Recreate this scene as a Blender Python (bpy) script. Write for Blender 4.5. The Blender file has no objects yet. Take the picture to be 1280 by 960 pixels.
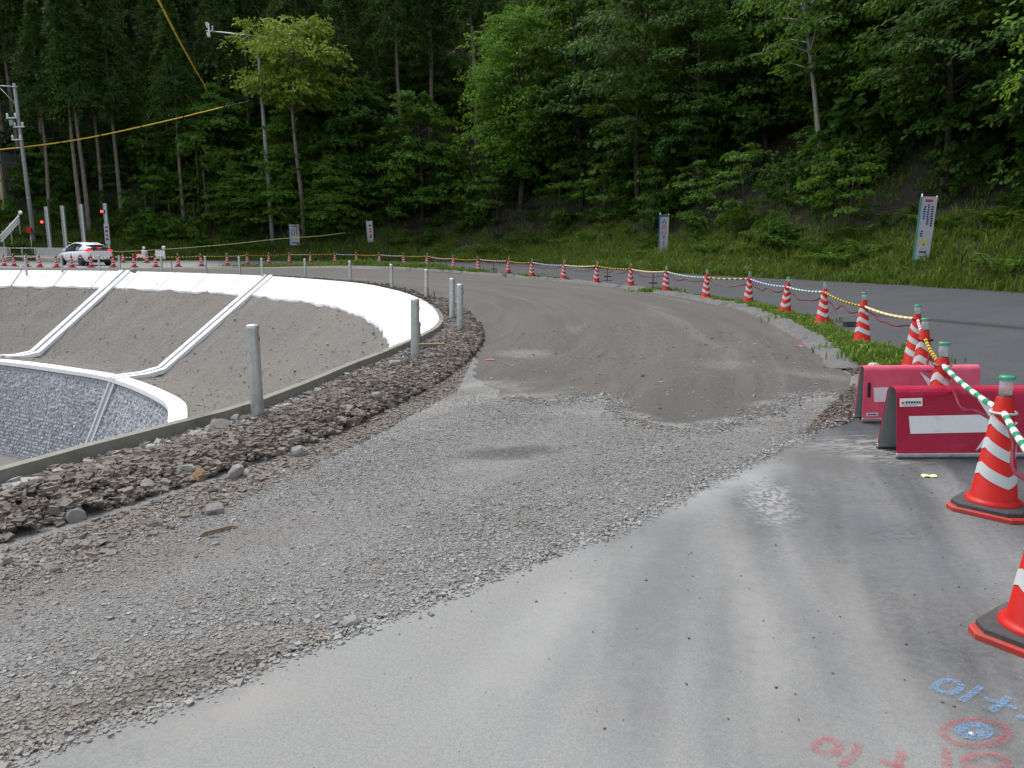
import bpy, bmesh, math, random
import numpy as np
from mathutils import Vector
from mathutils.geometry import tessellate_polygon

# ------------------------------------------------------------------ camera, sky, sun, exposure
S = bpy.context.scene
C = S.collection
R = math.radians
F_PX, CAM_Z = 980.0, 1.6                    # focal length in pixels of a 1280 wide frame; eye height
PITCH = math.atan(179 / F_PX)
cam_d = bpy.data.cameras.new('camera'); cam = bpy.data.objects.new('camera', cam_d); C.objects.link(cam)
cam.location = (0, 0, CAM_Z); cam.rotation_euler = (R(90) - PITCH, 0, 0)
cam_d.sensor_width = 36; cam_d.lens = 36 * F_PX / 1280; cam_d.clip_start = .05; cam_d.clip_end = 1500
S.camera = cam
S.render.resolution_x, S.render.resolution_y = 1024, 768

SUN_EL, SUN_AZ = R(60), R(318)              # azimuth clockwise from +Y: high, over the hill on the left
w = bpy.data.worlds.new('World'); S.world = w; w.use_nodes = True
nt = w.node_tree; bg = nt.nodes['Background']
sky = nt.nodes.new('ShaderNodeTexSky'); sky.sky_type = 'NISHITA'; sky.sun_disc = False
sky.sun_elevation = SUN_EL; sky.sun_rotation = SUN_AZ; sky.dust_density = 2.5; sky.air_density = 1.0; sky.ozone_density = 1.6
hs = nt.nodes.new('ShaderNodeHueSaturation'); hs.inputs['Saturation'].default_value = .38
nt.links.new(sky.outputs[0], hs.inputs['Color']); nt.links.new(hs.outputs[0], bg.inputs['Color'])
bg.inputs['Strength'].default_value = .15
sd = bpy.data.lights.new('sun', 'SUN'); so = bpy.data.objects.new('sun', sd); C.objects.link(so)
sd.energy = 1.25; sd.angle = R(35); sd.color = (1, .99, .97)
so.rotation_euler = Vector((-math.sin(SUN_AZ) * math.cos(SUN_EL), -math.cos(SUN_AZ) * math.cos(SUN_EL), -math.sin(SUN_EL))).to_track_quat('-Z', 'Y').to_euler()
S.view_settings.view_transform = 'Standard'; S.view_settings.look = 'None'
S.view_settings.gamma = 1; S.view_settings.exposure = 0.93
S.cycles.max_bounces = 6; S.cycles.diffuse_bounces = 3; S.cycles.transparent_max_bounces = 8
S.cycles.use_denoising = True

# ------------------------------------------------------------------ helpers
rng = np.random.default_rng(7)
random.seed(7)
CP, SP = math.cos(PITCH), math.sin(PITCH)

def ray(px, py):
    xc, yc = (px - 640) / F_PX, (480 - py) / F_PX
    return np.array((xc, CP + yc * SP, -SP + yc * CP))
def P(px, py, z=0.0):                       # where the line of sight meets the level plane z
    d = ray(px, py); t = (z - CAM_Z) / d[2]
    return Vector((d[0] * t, d[1] * t, z))
def PD(px, py, Y):                          # where it meets the upright plane at distance Y
    d = ray(px, py); t = Y / d[1]
    return Vector((d[0] * t, Y, CAM_Z + d[2] * t))
def to_px(X, Y, Z):
    X, Y, Z = np.asarray(X), np.asarray(Y), np.asarray(Z) - CAM_Z
    f = Y * CP - Z * SP; u = Y * SP + Z * CP
    return 640 + F_PX * X / f, 480 - F_PX * u / f

def spline(pts, step=.5):
    p = [np.array(q, float) for q in pts]; p = [2 * p[0] - p[1]] + p + [2 * p[-1] - p[-2]]
    out = []
    for i in range(1, len(p) - 2):
        a, b, c, d = p[i - 1:i + 3]; n = max(1, int(np.linalg.norm(c - b) / step))
        for k in range(n):
            t = k / n
            out.append(.5 * ((2 * b) + (c - a) * t + (2 * a - 5 * b + 4 * c - d) * t * t + (3 * b - a - 3 * c + d) * t ** 3))
    out.append(p[-2])
    return np.array(out)

class MB:
    def __init__(s): s.v, s.f, s.m, s.sm = [], [], [], []
    def add(s, V, Fs, mi=0, smooth=False):
        o = len(s.v); s.v += [tuple(q) for q in V]
        for f in Fs: s.f.append(tuple(i + o for i in f)); s.m.append(mi); s.sm.append(smooth)
        return s
    def box(s, c, size, mi=0, rz=0, taper=1.0, rx=0):
        x, y, z = (q / 2 for q in size); V = []
        for dz, t in ((-z, 1), (z, taper)):
            for dx, dy in ((-x, -y), (x, -y), (x, y), (-x, y)):
                a, b, e = dx * t, dy * t, dz
                if rx: b, e = b * math.cos(rx) - e * math.sin(rx), b * math.sin(rx) + e * math.cos(rx)
                V.append((c[0] + a * math.cos(rz) - b * math.sin(rz), c[1] + a * math.sin(rz) + b * math.cos(rz), c[2] + e))
        return s.add(V, [(3, 2, 1, 0), (4, 5, 6, 7), (0, 1, 5, 4), (1, 2, 6, 5), (2, 3, 7, 6), (3, 0, 4, 7)], mi)
    def tube(s, pts, rad, n=8, mi=0, caps=True, mats=None):
        pts = [Vector(p) for p in pts]
        if not hasattr(rad, '__len__'): rad = [rad] * len(pts)
        rings = []; up = Vector((0, 0, 1)); V = []
        for i, p in enumerate(pts):
            t = (pts[min(i + 1, len(pts) - 1)] - pts[max(i - 1, 0)]).normalized()
            a = t.cross(up if abs(t.z) < .95 else Vector((1, 0, 0))).normalized(); b = a.cross(t)
            if i and (V and a.dot(la) < 0 and abs(t.z) >= .95): a, b = -a, -b
            la = a
            V += [p + (a * math.cos(2 * math.pi * k / n) + b * math.sin(2 * math.pi * k / n)) * rad[i] for k in range(n)]
        o = len(s.v); s.v += [tuple(q) for q in V]
        for i in range(len(pts) - 1):
            for k in range(n):
                s.f.append((o + i * n + k, o + i * n + (k + 1) % n, o + (i + 1) * n + (k + 1) % n, o + (i + 1) * n + k))
                s.m.append(mats[i] if mats else mi); s.sm.append(True)
        if caps:
            for i, rev in ((0, False), (len(pts) - 1, True)):
                fc = [o + i * n + k for k in range(n)]
                s.f.append(tuple(fc[::-1] if not rev else fc)); s.m.append((mats[min(i, len(pts) - 2)] if mats else mi)); s.sm.append(False)
        return s
    def lathe(s, prof, n=24, c=(0, 0, 0), mi=0, smooth=True, caps=False):
        V = [(c[0] + r * math.cos(2 * math.pi * k / n), c[1] + r * math.sin(2 * math.pi * k / n), c[2] + z) for r, z in prof for k in range(n)]
        Fs = [(i * n + k, i * n + (k + 1) % n, (i + 1) * n + (k + 1) % n, (i + 1) * n + k) for i in range(len(prof) - 1) for k in range(n)]
        if caps: Fs += [tuple(range(n))[::-1], tuple((len(prof) - 1) * n + k for k in range(n))]
        return s.add(V, Fs, mi, smooth)
    def mesh(s, name, mats):
        me = bpy.data.meshes.new(name); me.from_pydata(s.v, [], s.f)
        for m in (mats if isinstance(mats, (list, tuple)) else [mats]): me.materials.append(m)
        me.polygons.foreach_set('material_index', s.m); me.polygons.foreach_set('use_smooth', s.sm)
        me.update(); return me
    def build(s, name, mats, parent=None, loc=None, rot=None, bevel=0):
        return link(name, s.mesh(name, mats), parent, loc, rot, bevel)

def link(name, me, parent=None, loc=None, rot=None, bevel=0):
    o = bpy.data.objects.new(name, me); C.objects.link(o)
    if parent is not None: o.parent = parent
    if loc is not None: o.location = loc
    if rot is not None: o.rotation_euler = rot
    if bevel:
        b = o.modifiers.new('bevel', 'BEVEL'); b.width = bevel; b.segments = 2; b.limit_method = 'ANGLE'
    return o
def tag(o, label, cat, group=None, kind=None):
    o['label'] = label; o['category'] = cat
    if group: o['group'] = group
    if kind: o['kind'] = kind
    return o
def thing(name, label, cat, loc=(0, 0, 0), rz=0, group=None):
    o = bpy.data.objects.new(name, None); C.objects.link(o); o.location = loc; o.rotation_euler = (0, 0, rz); o.empty_display_size = .2
    return tag(o, label, cat, group)
def copy_tree(o, parent=None):
    c = o.copy(); C.objects.link(c)
    if parent is not None: c.parent = parent
    for ch in list(o.children): copy_tree(ch, c)
    return c
def mesh_np(name, V, faces, k, mats, tint=None, smooth=False, mi=None):
    V = np.asarray(V, np.float32).reshape(-1, 3); faces = np.asarray(faces, np.int32).reshape(-1, k)
    me = bpy.data.meshes.new(name); me.vertices.add(len(V)); me.vertices.foreach_set('co', V.ravel())
    me.loops.add(faces.size); me.loops.foreach_set('vertex_index', faces.ravel())
    me.polygons.add(len(faces)); me.polygons.foreach_set('loop_start', np.arange(len(faces), dtype=np.int32) * k)
    me.polygons.foreach_set('use_smooth', np.full(len(faces), smooth))
    for m in (mats if isinstance(mats, (list, tuple)) else [mats]): me.materials.append(m)
    if mi is not None: me.polygons.foreach_set('material_index', np.asarray(mi, np.int32))
    me.update(calc_edges=True)
    if tint is not None:
        a = me.attributes.new('tint', 'FLOAT', 'POINT'); a.data.foreach_set('value', np.asarray(tint, np.float32))
    me.validate(); return me
def sheet(name, ring, z, m, label, cat, kind='structure', holes=()):
    rings = [[Vector((p[0], p[1], 0)) for p in ring]]
    tris = tessellate_polygon(rings)
    b = MB()
    V = [(p[0], p[1], z) for p in ring]
    Fs = []
    for a, c, d in tris:
        n = (Vector(V[c]) - Vector(V[a])).cross(Vector(V[d]) - Vector(V[a])).z
        Fs.append((a, c, d) if n > 0 else (a, d, c))
    o = b.add(V, Fs).build(name, m); return tag(o, label, cat, kind=kind)
def inside(poly, X, Y):
    poly = np.asarray(poly)[:, :2]; r = np.zeros(len(X), bool); j = len(poly) - 1
    for i in range(len(poly)):
        xi, yi = poly[i]; xj, yj = poly[j]
        if yi != yj: r ^= ((yi > Y) != (yj > Y)) & (X < (xj - xi) * (Y - yi) / (yj - yi) + xi)
        j = i
    return r
def ragged(ring, amp, step=.18, seed=1):
    g = np.random.default_rng(seed); out = []
    ring = [np.array(p[:2], float) for p in ring]
    for a, b in zip(ring, ring[1:]):
        n = max(1, int(np.linalg.norm(b - a) / step))
        for k in range(n):
            out.append(a + (b - a) * k / n + g.normal(0, amp, 2))
    out.append(ring[-1]); return out
ORD = ('first second third fourth fifth sixth seventh eighth ninth tenth eleventh twelfth thirteenth fourteenth fifteenth sixteenth seventeenth '
       'eighteenth nineteenth twentieth twenty-first twenty-second twenty-third twenty-fourth twenty-fifth twenty-sixth twenty-seventh twenty-eighth '
       'twenty-ninth thirtieth thirty-first thirty-second thirty-third thirty-fourth thirty-fifth thirty-sixth thirty-seventh thirty-eighth').split()

# ------------------------------------------------------------------ materials
class N:                                    # a small node-graph writer
    def __init__(s, name):
        s.m = bpy.data.materials.new(name); s.m.use_nodes = True; s.t = s.m.node_tree; s.b = s.t.nodes['Principled BSDF']
        s.out = s.t.nodes['Material Output']
    def n(s, typ, **kw):
        x = s.t.nodes.new(typ)
        for k, v in kw.items(): setattr(x, k, v)
        return x
    def set(s, sock, v):
        if hasattr(v, 'links') or isinstance(v, bpy.types.NodeSocket): s.t.links.new(v, sock)
        elif isinstance(v, tuple) and len(v) == 3 and sock.type == 'RGBA': sock.default_value = (*v, 1)
        else: sock.default_value = v
    def pos(s, scale=(1, 1, 1), rz=0, obj=False):
        src = s.n('ShaderNodeTexCoord').outputs['Object'] if obj else s.n('ShaderNodeNewGeometry').outputs['Position']
        mp = s.n('ShaderNodeMapping', vector_type='TEXTURE'); s.t.links.new(src, mp.inputs[0]); mp.inputs['Scale'].default_value = tuple(1 / q for q in scale)
        mp.inputs['Rotation'].default_value = (0, 0, rz); return mp.outputs[0]
    def polar(s, cx, cy, sr, sa):           # rings round a centre: streaks that follow the bend
        v = s.n('ShaderNodeVectorMath', operation='SUBTRACT'); s.t.links.new(s.n('ShaderNodeNewGeometry').outputs['Position'], v.inputs[0]); v.inputs[1].default_value = (cx, cy, 0)
        x = s.n('ShaderNodeSeparateXYZ'); s.t.links.new(v.outputs[0], x.inputs[0])
        r = s.math('SQRT', s.math('ADD', s.math('MULTIPLY', x.outputs[0], x.outputs[0]), s.math('MULTIPLY', x.outputs[1], x.outputs[1])))
        a = s.math('ARCTAN2', x.outputs[1], x.outputs[0]); c = s.n('ShaderNodeCombineXYZ')
        s.set(c.inputs[0], s.math('MULTIPLY', r, sr)); s.set(c.inputs[1], s.math('MULTIPLY', a, sa)); return c.outputs[0]
    def noise(s, co, scale, detail=4, rough=.55, dist=0):
        x = s.n('ShaderNodeTexNoise'); s.t.links.new(co, x.inputs['Vector']); x.inputs['Scale'].default_value = scale
        x.inputs['Detail'].default_value = detail; x.inputs['Roughness'].default_value = rough; x.inputs['Distortion'].default_value = dist
        return x.outputs['Fac']
    def voro(s, co, scale, out='Distance', feature='F1'):
        x = s.n('ShaderNodeTexVoronoi', feature=feature); s.t.links.new(co, x.inputs['Vector']); x.inputs['Scale'].default_value = scale
        return x.outputs[out]
    def rng(s, v, a, b, c=0., d=1., smooth=True):
        x = s.n('ShaderNodeMapRange', interpolation_type='SMOOTHSTEP' if smooth else 'LINEAR')
        for i, q in enumerate((v, a, b, c, d)): s.set(x.inputs[i], q)
        return x.outputs[0]
    def math(s, op, a, b=0., clamp=False):
        x = s.n('ShaderNodeMath', operation=op, use_clamp=clamp); s.set(x.inputs[0], a); s.set(x.inputs[1], b); return x.outputs[0]
    def mix(s, f, a, b, typ='MIX'):
        x = s.n('ShaderNodeMix', data_type='RGBA', blend_type=typ); s.set(x.inputs[0], f); s.set(x.inputs[6], a); s.set(x.inputs[7], b); return x.outputs[2]
    def bump(s, h, strength=.4, dist=.02):
        x = s.n('ShaderNodeBump'); x.inputs['Strength'].default_value = strength; x.inputs['Distance'].default_value = dist
        s.t.links.new(h, x.inputs['Height']); s.t.links.new(x.outputs[0], s.b.inputs['Normal'])
    def dot(s, a, b, c):                    # a*X + b*Y + c over the ground
        x = s.n('ShaderNodeVectorMath', operation='DOT_PRODUCT'); s.t.links.new(s.n('ShaderNodeNewGeometry').outputs['Position'], x.inputs[0])
        x.inputs[1].default_value = (a, b, 0); return s.math('ADD', x.outputs['Value'], c)
    def blob(s, p, rx, ry, rz=0, soft=.5, wob=.35, ws=1.5):  # 1 inside an uneven patch of ground round p
        mp = s.n('ShaderNodeMapping', vector_type='TEXTURE'); s.t.links.new(s.n('ShaderNodeNewGeometry').outputs['Position'], mp.inputs[0])
        mp.inputs['Location'].default_value = (p[0], p[1], 0); mp.inputs['Rotation'].default_value = (0, 0, rz); mp.inputs['Scale'].default_value = (rx, ry, 1000)
        ln = s.n('ShaderNodeVectorMath', operation='LENGTH'); s.t.links.new(mp.outputs[0], ln.inputs[0])
        d = s.math('ADD', ln.outputs['Value'], s.math('MULTIPLY', s.math('SUBTRACT', s.noise(s.pos(), ws, 4), .5), wob * 2))
        return s.rng(d, 1 - soft, 1 + soft * .3, 1., 0.)
    def col(s, v): s.set(s.b.inputs['Base Color'], v)
    def rough(s, v): s.set(s.b.inputs['Roughness'], v)

def plain(name, c, rough=.6, metal=0., var=.15, scale=20, bump=.0, dirt=None, obj=True, spec=.5):
    k = N(name); co = k.pos(obj=obj)
    a = tuple(q * (1 - var) for q in c); b = tuple(min(1, q * (1 + var)) for q in c)
    col = k.mix(k.noise(co, scale, 5), a, b)
    if dirt: col = k.mix(k.rng(k.noise(co, scale * .35, 6, .7), .5, .75, 0, .75), col, dirt)
    k.col(col); k.rough(k.rng(k.noise(co, scale * 1.7), .3, .7, max(0, rough - .12), min(1, rough + .12))); k.b.inputs['Metallic'].default_value = metal; k.b.inputs['Specular IOR Level'].default_value = spec
    if bump: k.bump(k.noise(co, scale * 4, 4), bump, .01)
    return k.m

M = {}
M['steel'] = plain('galvanised_steel', (.50, .525, .51), .36, .62, .2, 9, .03, (.3, .32, .31))
M['red'] = plain('cone_red_plastic', (.46, .014, .009), .5, 0, .12, 6, .0, (.32, .03, .022), spec=.22)
M['band'] = plain('reflective_white_band', (.54, .56, .56), .4, 0, .06, 30, 0, (.5, .49, .47))
M['rubber'] = plain('black_rubber', (.045, .045, .048), .7, 0, .3, 14, .1, (.16, .13, .1))
M['base_red'] = plain('red_rubber_base', (.42, .03, .02), .55, 0, .2, 12, .05, (.22, .09, .06))
M['green'] = plain('green_plastic', (.02, .26, .13), .4, 0, .1)
M['lens'] = plain('clear_lens', (.5, .56, .55), .12, 0, .05); M['lens'].node_tree.nodes['Principled BSDF'].inputs['Alpha'].default_value = .4
M['white'] = plain('white_plastic', (.78, .78, .76), .4, 0, .05, 20, 0, (.55, .53, .5))
M['yellow'] = plain('yellow_plastic', (.74, .5, .03), .4, 0, .08)
M['black'] = plain('black_plastic', (.02, .02, .022), .4, 0, .2)
M['blue'] = plain('blue_plastic', (.03, .08, .42), .4, 0, .1)
M['cord'] = plain('dark_red_tube', (.17, .014, .03), .35, 0, .15)
def painted(name, c, faded, mud):
    k = N(name); co = k.pos(obj=True); f = k.noise(co, 3.5, 5, .65)
    col = k.mix(k.rng(f, .35, .7), c, faded); sc = k.noise(k.pos((1.2, 30, 30), R(4), obj=True), 3, 4, .6, .3)
    col = k.mix(k.rng(sc, .66, .72, 0, .45), col, (.5, .28, .3)); col = k.mix(k.rng(k.noise(co, 13, 5, .75), .56, .72, 0, .45), col, mud)
    k.col(col); k.rough(k.rng(f, .3, .7, .38, .55)); k.b.inputs['Specular IOR Level'].default_value = .25; k.bump(k.noise(co, 5, 3), .06, .02); return k.m
M['crimson'] = painted('crimson_painted_sheet', (.37, .005, .034), (.42, .02, .06), (.2, .03, .04))
M['pinkred'] = painted('faded_red_painted_sheet', (.68, .085, .155), (.72, .15, .22), (.45, .09, .11))
M['barwhite'] = plain('white_marking_film', (.74, .75, .75), .45, 0, .06, 16, 0, (.52, .52, .5))
M['wood'] = plain('weathered_wood', (.20, .14, .09), .8, 0, .3, 18, .3)
M['concrete'] = plain('pale_concrete', (.40, .39, .36), .9, 0, .2, 5, .3, (.24, .22, .19))
M['pole'] = plain('pole_concrete', (.27, .28, .28), .8, 0, .15, 4, .1, (.18, .18, .17))
M['paint_white'] = plain('car_white_paint', (.78, .79, .8), .22, 0, .02, 3)
M['glass'] = plain('dark_window_glass', (.02, .024, .028), .08, 0, .1)
M['tyre'] = plain('tyre_rubber', (.02, .02, .02), .75, 0, .2)
M['alloy'] = plain('alloy_rim', (.4, .41, .42), .35, .7, .1)
M['pink'] = plain('pink_ribbon', (.8, .06, .3), .5, 0, .08)
M['sign_white'] = plain('sign_white_board', (.38, .40, .42), .5, 0, .07, 9, 0, (.36, .37, .36))
M['ink_red'] = plain('red_print', (.45, .03, .03), .5); M['ink_blue'] = plain('blue_print', (.02, .035, .2), .5)
M['ink_dark'] = plain('dark_print', (.03, .04, .06), .5); M['ink_yellow'] = plain('yellow_print', (.5, .42, .03), .5)
M['sign_blue'] = plain('blue_sign_frame', (.03, .13, .36), .5); M['sign_green'] = plain('green_sign_frame', (.04, .25, .2), .5)
M['beige'] = plain('beige_render', (.45, .36, .25), .8, 0, .1)

def emit(name, c, st):
    k = N(name); k.col(c); k.set(k.b.inputs['Emission Color'], c); k.b.inputs['Emission Strength'].default_value = st; return k.m
M['lamp_red'] = emit('lit_red_lamp', (1, .05, .035), 2.2); M['tail'] = emit('lit_tail_lamp', (.8, .03, .02), .9)

def leaf_mat(name, a, b, trans=.35, tc=(.1, .16, .02)):
    k = N(name); at = k.n('ShaderNodeAttribute', attribute_name='tint').outputs['Fac']
    oi = k.n('ShaderNodeObjectInfo').outputs['Random']
    col = k.mix(at, a, b)
    col = k.mix(oi, k.mix(1., col, (.72, .82, .7), 'MULTIPLY'), col)
    k.col(col); k.b.inputs['Roughness'].default_value = .6; k.b.inputs['Specular IOR Level'].default_value = .12
    tr = k.n('ShaderNodeBsdfTranslucent'); k.set(tr.inputs['Color'], k.mix(.5, col, tc))
    mx = k.n('ShaderNodeMixShader'); mx.inputs[0].default_value = trans
    k.t.links.new(k.b.outputs[0], mx.inputs[1]); k.t.links.new(tr.outputs[0], mx.inputs[2]); k.t.links.new(mx.outputs[0], k.out.inputs['Surface'])
    return k.m
M['leaf_dark'] = leaf_mat('leaf_dark', (.024, .066, .009), (.07, .155, .018), .38, (.1, .17, .02))
M['leaf_mid'] = leaf_mat('leaf_mid', (.05, .125, .014), (.14, .265, .032), .42, (.15, .25, .03))
M['leaf_pale'] = leaf_mat('leaf_pale', (.18, .27, .025), (.42, .5, .08))
M['leaf_bright'] = leaf_mat('leaf_bright', (.08, .18, .018), (.18, .32, .038), .45, (.2, .32, .04))
M['needle'] = leaf_mat('needle', (.025, .064, .014), (.07, .14, .028), .2)
M['grass'] = leaf_mat('grass_blade', (.085, .145, .02), (.19, .26, .045), .3)
M['grass_verge'] = leaf_mat('verge_grass_blade', (.09, .17, .02), (.2, .28, .05), .3)  # slightly brighter green blades for the verge
M['dry'] = leaf_mat('dry_stalk', (.12, .09, .045), (.22, .17, .09), .2)

def bark(name, a, b):
    k = N(name); co = k.pos((6, 6, 1), obj=True); f = k.noise(co, 3, 5, .65)
    k.col(k.mix(k.rng(f, .3, .7), a, b)); k.rough(.9); k.bump(f, .6, .03); return k.m
M['bark'] = bark('cedar_bark', (.09, .068, .05), (.26, .22, .18)); M['bark_dark'] = bark('dark_bark', (.022, .018, .014), (.07, .058, .045))
M['bark_pale'] = bark('pale_bark', (.16, .14, .12), (.42, .39, .35))

# asphalt: dark and open beyond the cones, dusted pale where the site traffic turns
k = N('asphalt_dusty'); co = k.pos()
base = k.mix(k.rng(k.noise(co, 110, 2, .7), .3, .7), (.012, .014, .018), (.031, .035, .042))
base = k.mix(k.rng(k.noise(k.pos((.35, 1.2, 1), R(38)), .9, 5, .7), .38, .62, 0, .75), base, (.04, .044, .051)); base = k.mix(k.rng(k.noise(co, 5, 5, .75), .45, .65, 0, .5), base, (.011, .0125, .016))
strk = k.noise(k.pos((1.5, .16, 1), R(-12)), 1.3, 3, .5, .5)      # long wheel streaks
strk2 = k.noise(k.pos((3.2, .2, 1), R(-20)), 1.1, 3, .5, .4)
pat = k.noise(co, .6, 5, .6, .5); fine = k.noise(co, 30, 6, .75)
fall = k.rng(k.dot(.8, .35, 0), .6, 6.2, .86, 0.0)
dst = k.math('ADD', fall, k.math('MULTIPLY', k.math('SUBTRACT', strk, .5), 1.15))
dst = k.math('ADD', dst, k.math('MULTIPLY', k.math('SUBTRACT', strk2, .5), .6))
dst = k.math('ADD', dst, k.math('MULTIPLY', k.math('SUBTRACT', pat, .5), .7))
dst = k.math('ADD', dst, k.math('MULTIPLY', k.math('SUBTRACT', fine, .5), .55))
dst = k.math('MULTIPLY', dst, k.rng(fall, 0, .2), clamp=True)
dust = k.mix(pat, (.211, .21, .2), (.283, .281, .267)); dust = k.mix(k.rng(k.noise(co, 2.3, 3), .5, .75, 0, .4), dust, (.265, .25, .22))
col = k.mix(k.rng(dst, 0, 1), base, dust)
col = k.mix(k.rng(k.noise(co, 95, 3, .85), .38, .64, 0, .42), col, (.125, .126, .128)); col = k.mix(k.rng(k.noise(co, 130, 2, .8), .58, .7, 0, .3), col, (.36, .36, .35))
col = k.mix(k.math('MULTIPLY', k.rng(k.voro(co, 34), .10, .05), k.rng(k.noise(co, 3.1, 2), .45, .62)), col, (.06, .058, .055))   # dark specks of grit
def lane(a, c, wd, f, colr):
    global col
    a, c = P(*a), P(*c); d = c - a; m_ = (a + c) / 2
    col = k.mix(k.math('MULTIPLY', k.math('MULTIPLY', k.blob(m_, d.length * .55, wd, math.atan2(d.y, d.x), .9, .35, 1.6), k.rng(k.noise(co, 7, 5, .7), .25, .6, .45, 1)), f), col, colr)
lane((770, 980), (850, 630), .20, .6, (.108, .112, .118)); lane((880, 960), (900, 720), .10, .4, (.108, .112, .118)); lane((650, 960), (740, 760), .09, .35, (.142, .149, .16)); lane((1090, 930), (965, 690), .10, .5, (.113, .119, .13)); lane((1250, 780), (1060, 620), .3, .55, (.102, .108, .118))
lane((995, 1000), (915, 660), .11, .5, (.285, .28, .262)); lane((540, 930), (800, 670), .2, .45, (.315, .312, .298)); lane((420, 840), (180, 930), .16, .5, (.282, .27, .243)); lane((1150, 900), (1030, 700), .09, .5, (.228, .222, .204)); lane((830, 640), (985, 570), .22, .8, (.30, .30, .288))
tr = k.math('MULTIPLY', k.blob(P(1110, 560), .75, .5, R(10)), k.rng(k.noise(k.pos((2.5, 13, 1), R(12)), 1.6, 3, .6, 1.5), .46, .6))
col = k.mix(k.math('MULTIPLY', tr, .75), col, (.30, .29, .27))
col = k.mix(k.math('MULTIPLY', k.blob(P(1030, 578), .33, .3), .6), col, (.10, .096, .09))
col = k.mix(k.math('MULTIPLY', k.blob(P(960, 625), .17, .55, R(-12), .7, .5, 6), k.rng(fine, .4, .6, 0, .8)), col, (.36, .355, .34))
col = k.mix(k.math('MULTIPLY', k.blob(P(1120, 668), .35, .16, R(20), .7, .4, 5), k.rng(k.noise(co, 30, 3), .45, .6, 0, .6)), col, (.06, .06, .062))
wet = k.math('MULTIPLY', k.blob(P(1180, 402), 2.6, .42, R(118), .5, .5, 2.5), .85)
col = k.mix(wet, col, (.022, .022, .024))
k.col(col); k.rough(k.mix(wet, (.88, .88, .88), (.45, .45, .45))); k.bump(k.math('ADD', k.noise(co, 160, 2), k.math('MULTIPLY', pat, .6)), .45, .01); M['asphalt'] = k.m

# rolled dirt of the haul road
k = N('rolled_dirt'); co = k.pos()
a = k.noise(k.polar(-24, 17, 1.1, 2.2), 1.3, 5, .6, .5); ruts = k.noise(k.polar(-24, 17, 1.1, 2.6), 1.2, 5, .62, .8); b = k.noise(co, 18, 6, .75); pt = k.noise(co, .45, 4)
col = k.mix(a, (.055, .049, .041), (.104, .093, .078)); col = k.mix(k.rng(pt, .4, .65, 0, .6), col, (.088, .078, .064))
rut2 = k.math('MULTIPLY', k.rng(k.noise(k.polar(-24, 17, 2.4, 1.3), 1.3, 2, .4, .35), .53, .61), k.rng(k.noise(co, .5, 3), .38, .55)); col = k.mix(k.math('MULTIPLY', rut2, .6), col, (.046, .045, .044)); col = k.mix(k.rng(ruts, .5, .64, 0, .6), col, (.048, .047, .046)); col = k.mix(k.rng(ruts, .47, .36, 0, .5), col, (.15, .146, .138)); col = k.mix(k.rng(b, .35, .7, 0, .35), col, (.16, .15, .137)); col = k.mix(k.rng(k.noise(co, 75, 3, .85), .4, .66, 0, .5), col, (.055, .05, .045)); col = k.mix(k.rng(k.noise(co, 48, 2, .9), .62, .72, 0, .6), col, (.24, .23, .21))
for q, rx, ry, rz, s in (((655, 442), .5, .55, 1.2, .45), ((560, 500), 1.6, .4, .9, .9), ((1015, 468), .6, .3, -.9, .35), ((900, 455), .5, .45, 1.3, .25), ((600, 480), .35, .2, .9, .8), ((640, 496), .5, .2, .2, .8), ((690, 502), .5, .16, .1, .8), ((735, 497), .4, .14, .2, .9), ((762, 500), .3, .14, -.9, .9), ((785, 518), .35, .14, -.8, .9), ((815, 530), .45, .13, -.3, 1.), ((870, 537), .6, .13, 0, 1.), ((930, 525), .6, .14, .35, 1.), ((985, 502), .6, .14, .45, 1.), ((1035, 494), .6, .16, .0, .8)):
    col = k.mix(k.math('MULTIPLY', k.math('MULTIPLY', k.blob(P(*q), rx, ry, rz, .8, .6, 2.5), k.rng(b, .3, .55)), s), col, (.26, .248, .226))
for q, rx, ry, rz, s in (((840, 500), 1.1, .75, 0, .45), ((610, 490), .3, .25, 0, .7), ((1020, 462), .7, .5, 0, .4), ((700, 475), 1.0, .7, .3, .4)):
    col = k.mix(k.math('MULTIPLY', k.blob(P(*q), rx, ry, rz, .6, .3, 2), s), col, (.075, .066, .056))
k.col(col); k.rough(.92); k.bump(k.math('ADD', k.noise(co, 60, 5, .7), k.math('MULTIPLY', a, .8)), .5, .015); M['dirt'] = k.m

# fine crushed stone between the loose stones
k = N('crushed_stone_bed'); co = k.pos()
v = k.voro(co, 85, 'Color'); vd = k.voro(co, 85)
g = k.n('ShaderNodeSeparateColor'); k.t.links.new(v, g.inputs[0])
col = k.mix(g.outputs[0], (.112, .109, .103), (.265, .258, .246)); col = k.mix(k.rng(k.noise(co, .9, 4), .42, .68, 0, .6), col, (.17, .163, .15))
col = k.mix(k.rng(k.noise(k.pos((1, .3, 1), R(-40)), 1.4, 4), .5, .7, 0, .6), col, (.245, .24, .225))
for q, rx, ry, rz, s in (((600, 480), .35, .2, .9, .8), ((640, 496), .5, .2, .2, .8), ((690, 502), .5, .16, .1, .8), ((735, 497), .4, .14, .2, .9), ((762, 500), .3, .14, -.9, .9), ((785, 518), .35, .14, -.8, .9), ((815, 530), .45, .13, -.3, 1.), ((870, 537), .6, .13, 0, 1.), ((930, 525), .6, .14, .35, 1.), ((985, 502), .6, .14, .45, 1.), ((1035, 494), .6, .16, .0, .8), ((560, 505), 1.1, .3, .85, .8), ((470, 550), 1.2, .22, .9, .6), ((700, 515), 1.0, .2, .0, .5)):
    col = k.mix(k.math('MULTIPLY', k.blob(P(*q), rx, ry, rz, .8, .5, 2.5), s), col, (.27, .26, .238))
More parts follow.
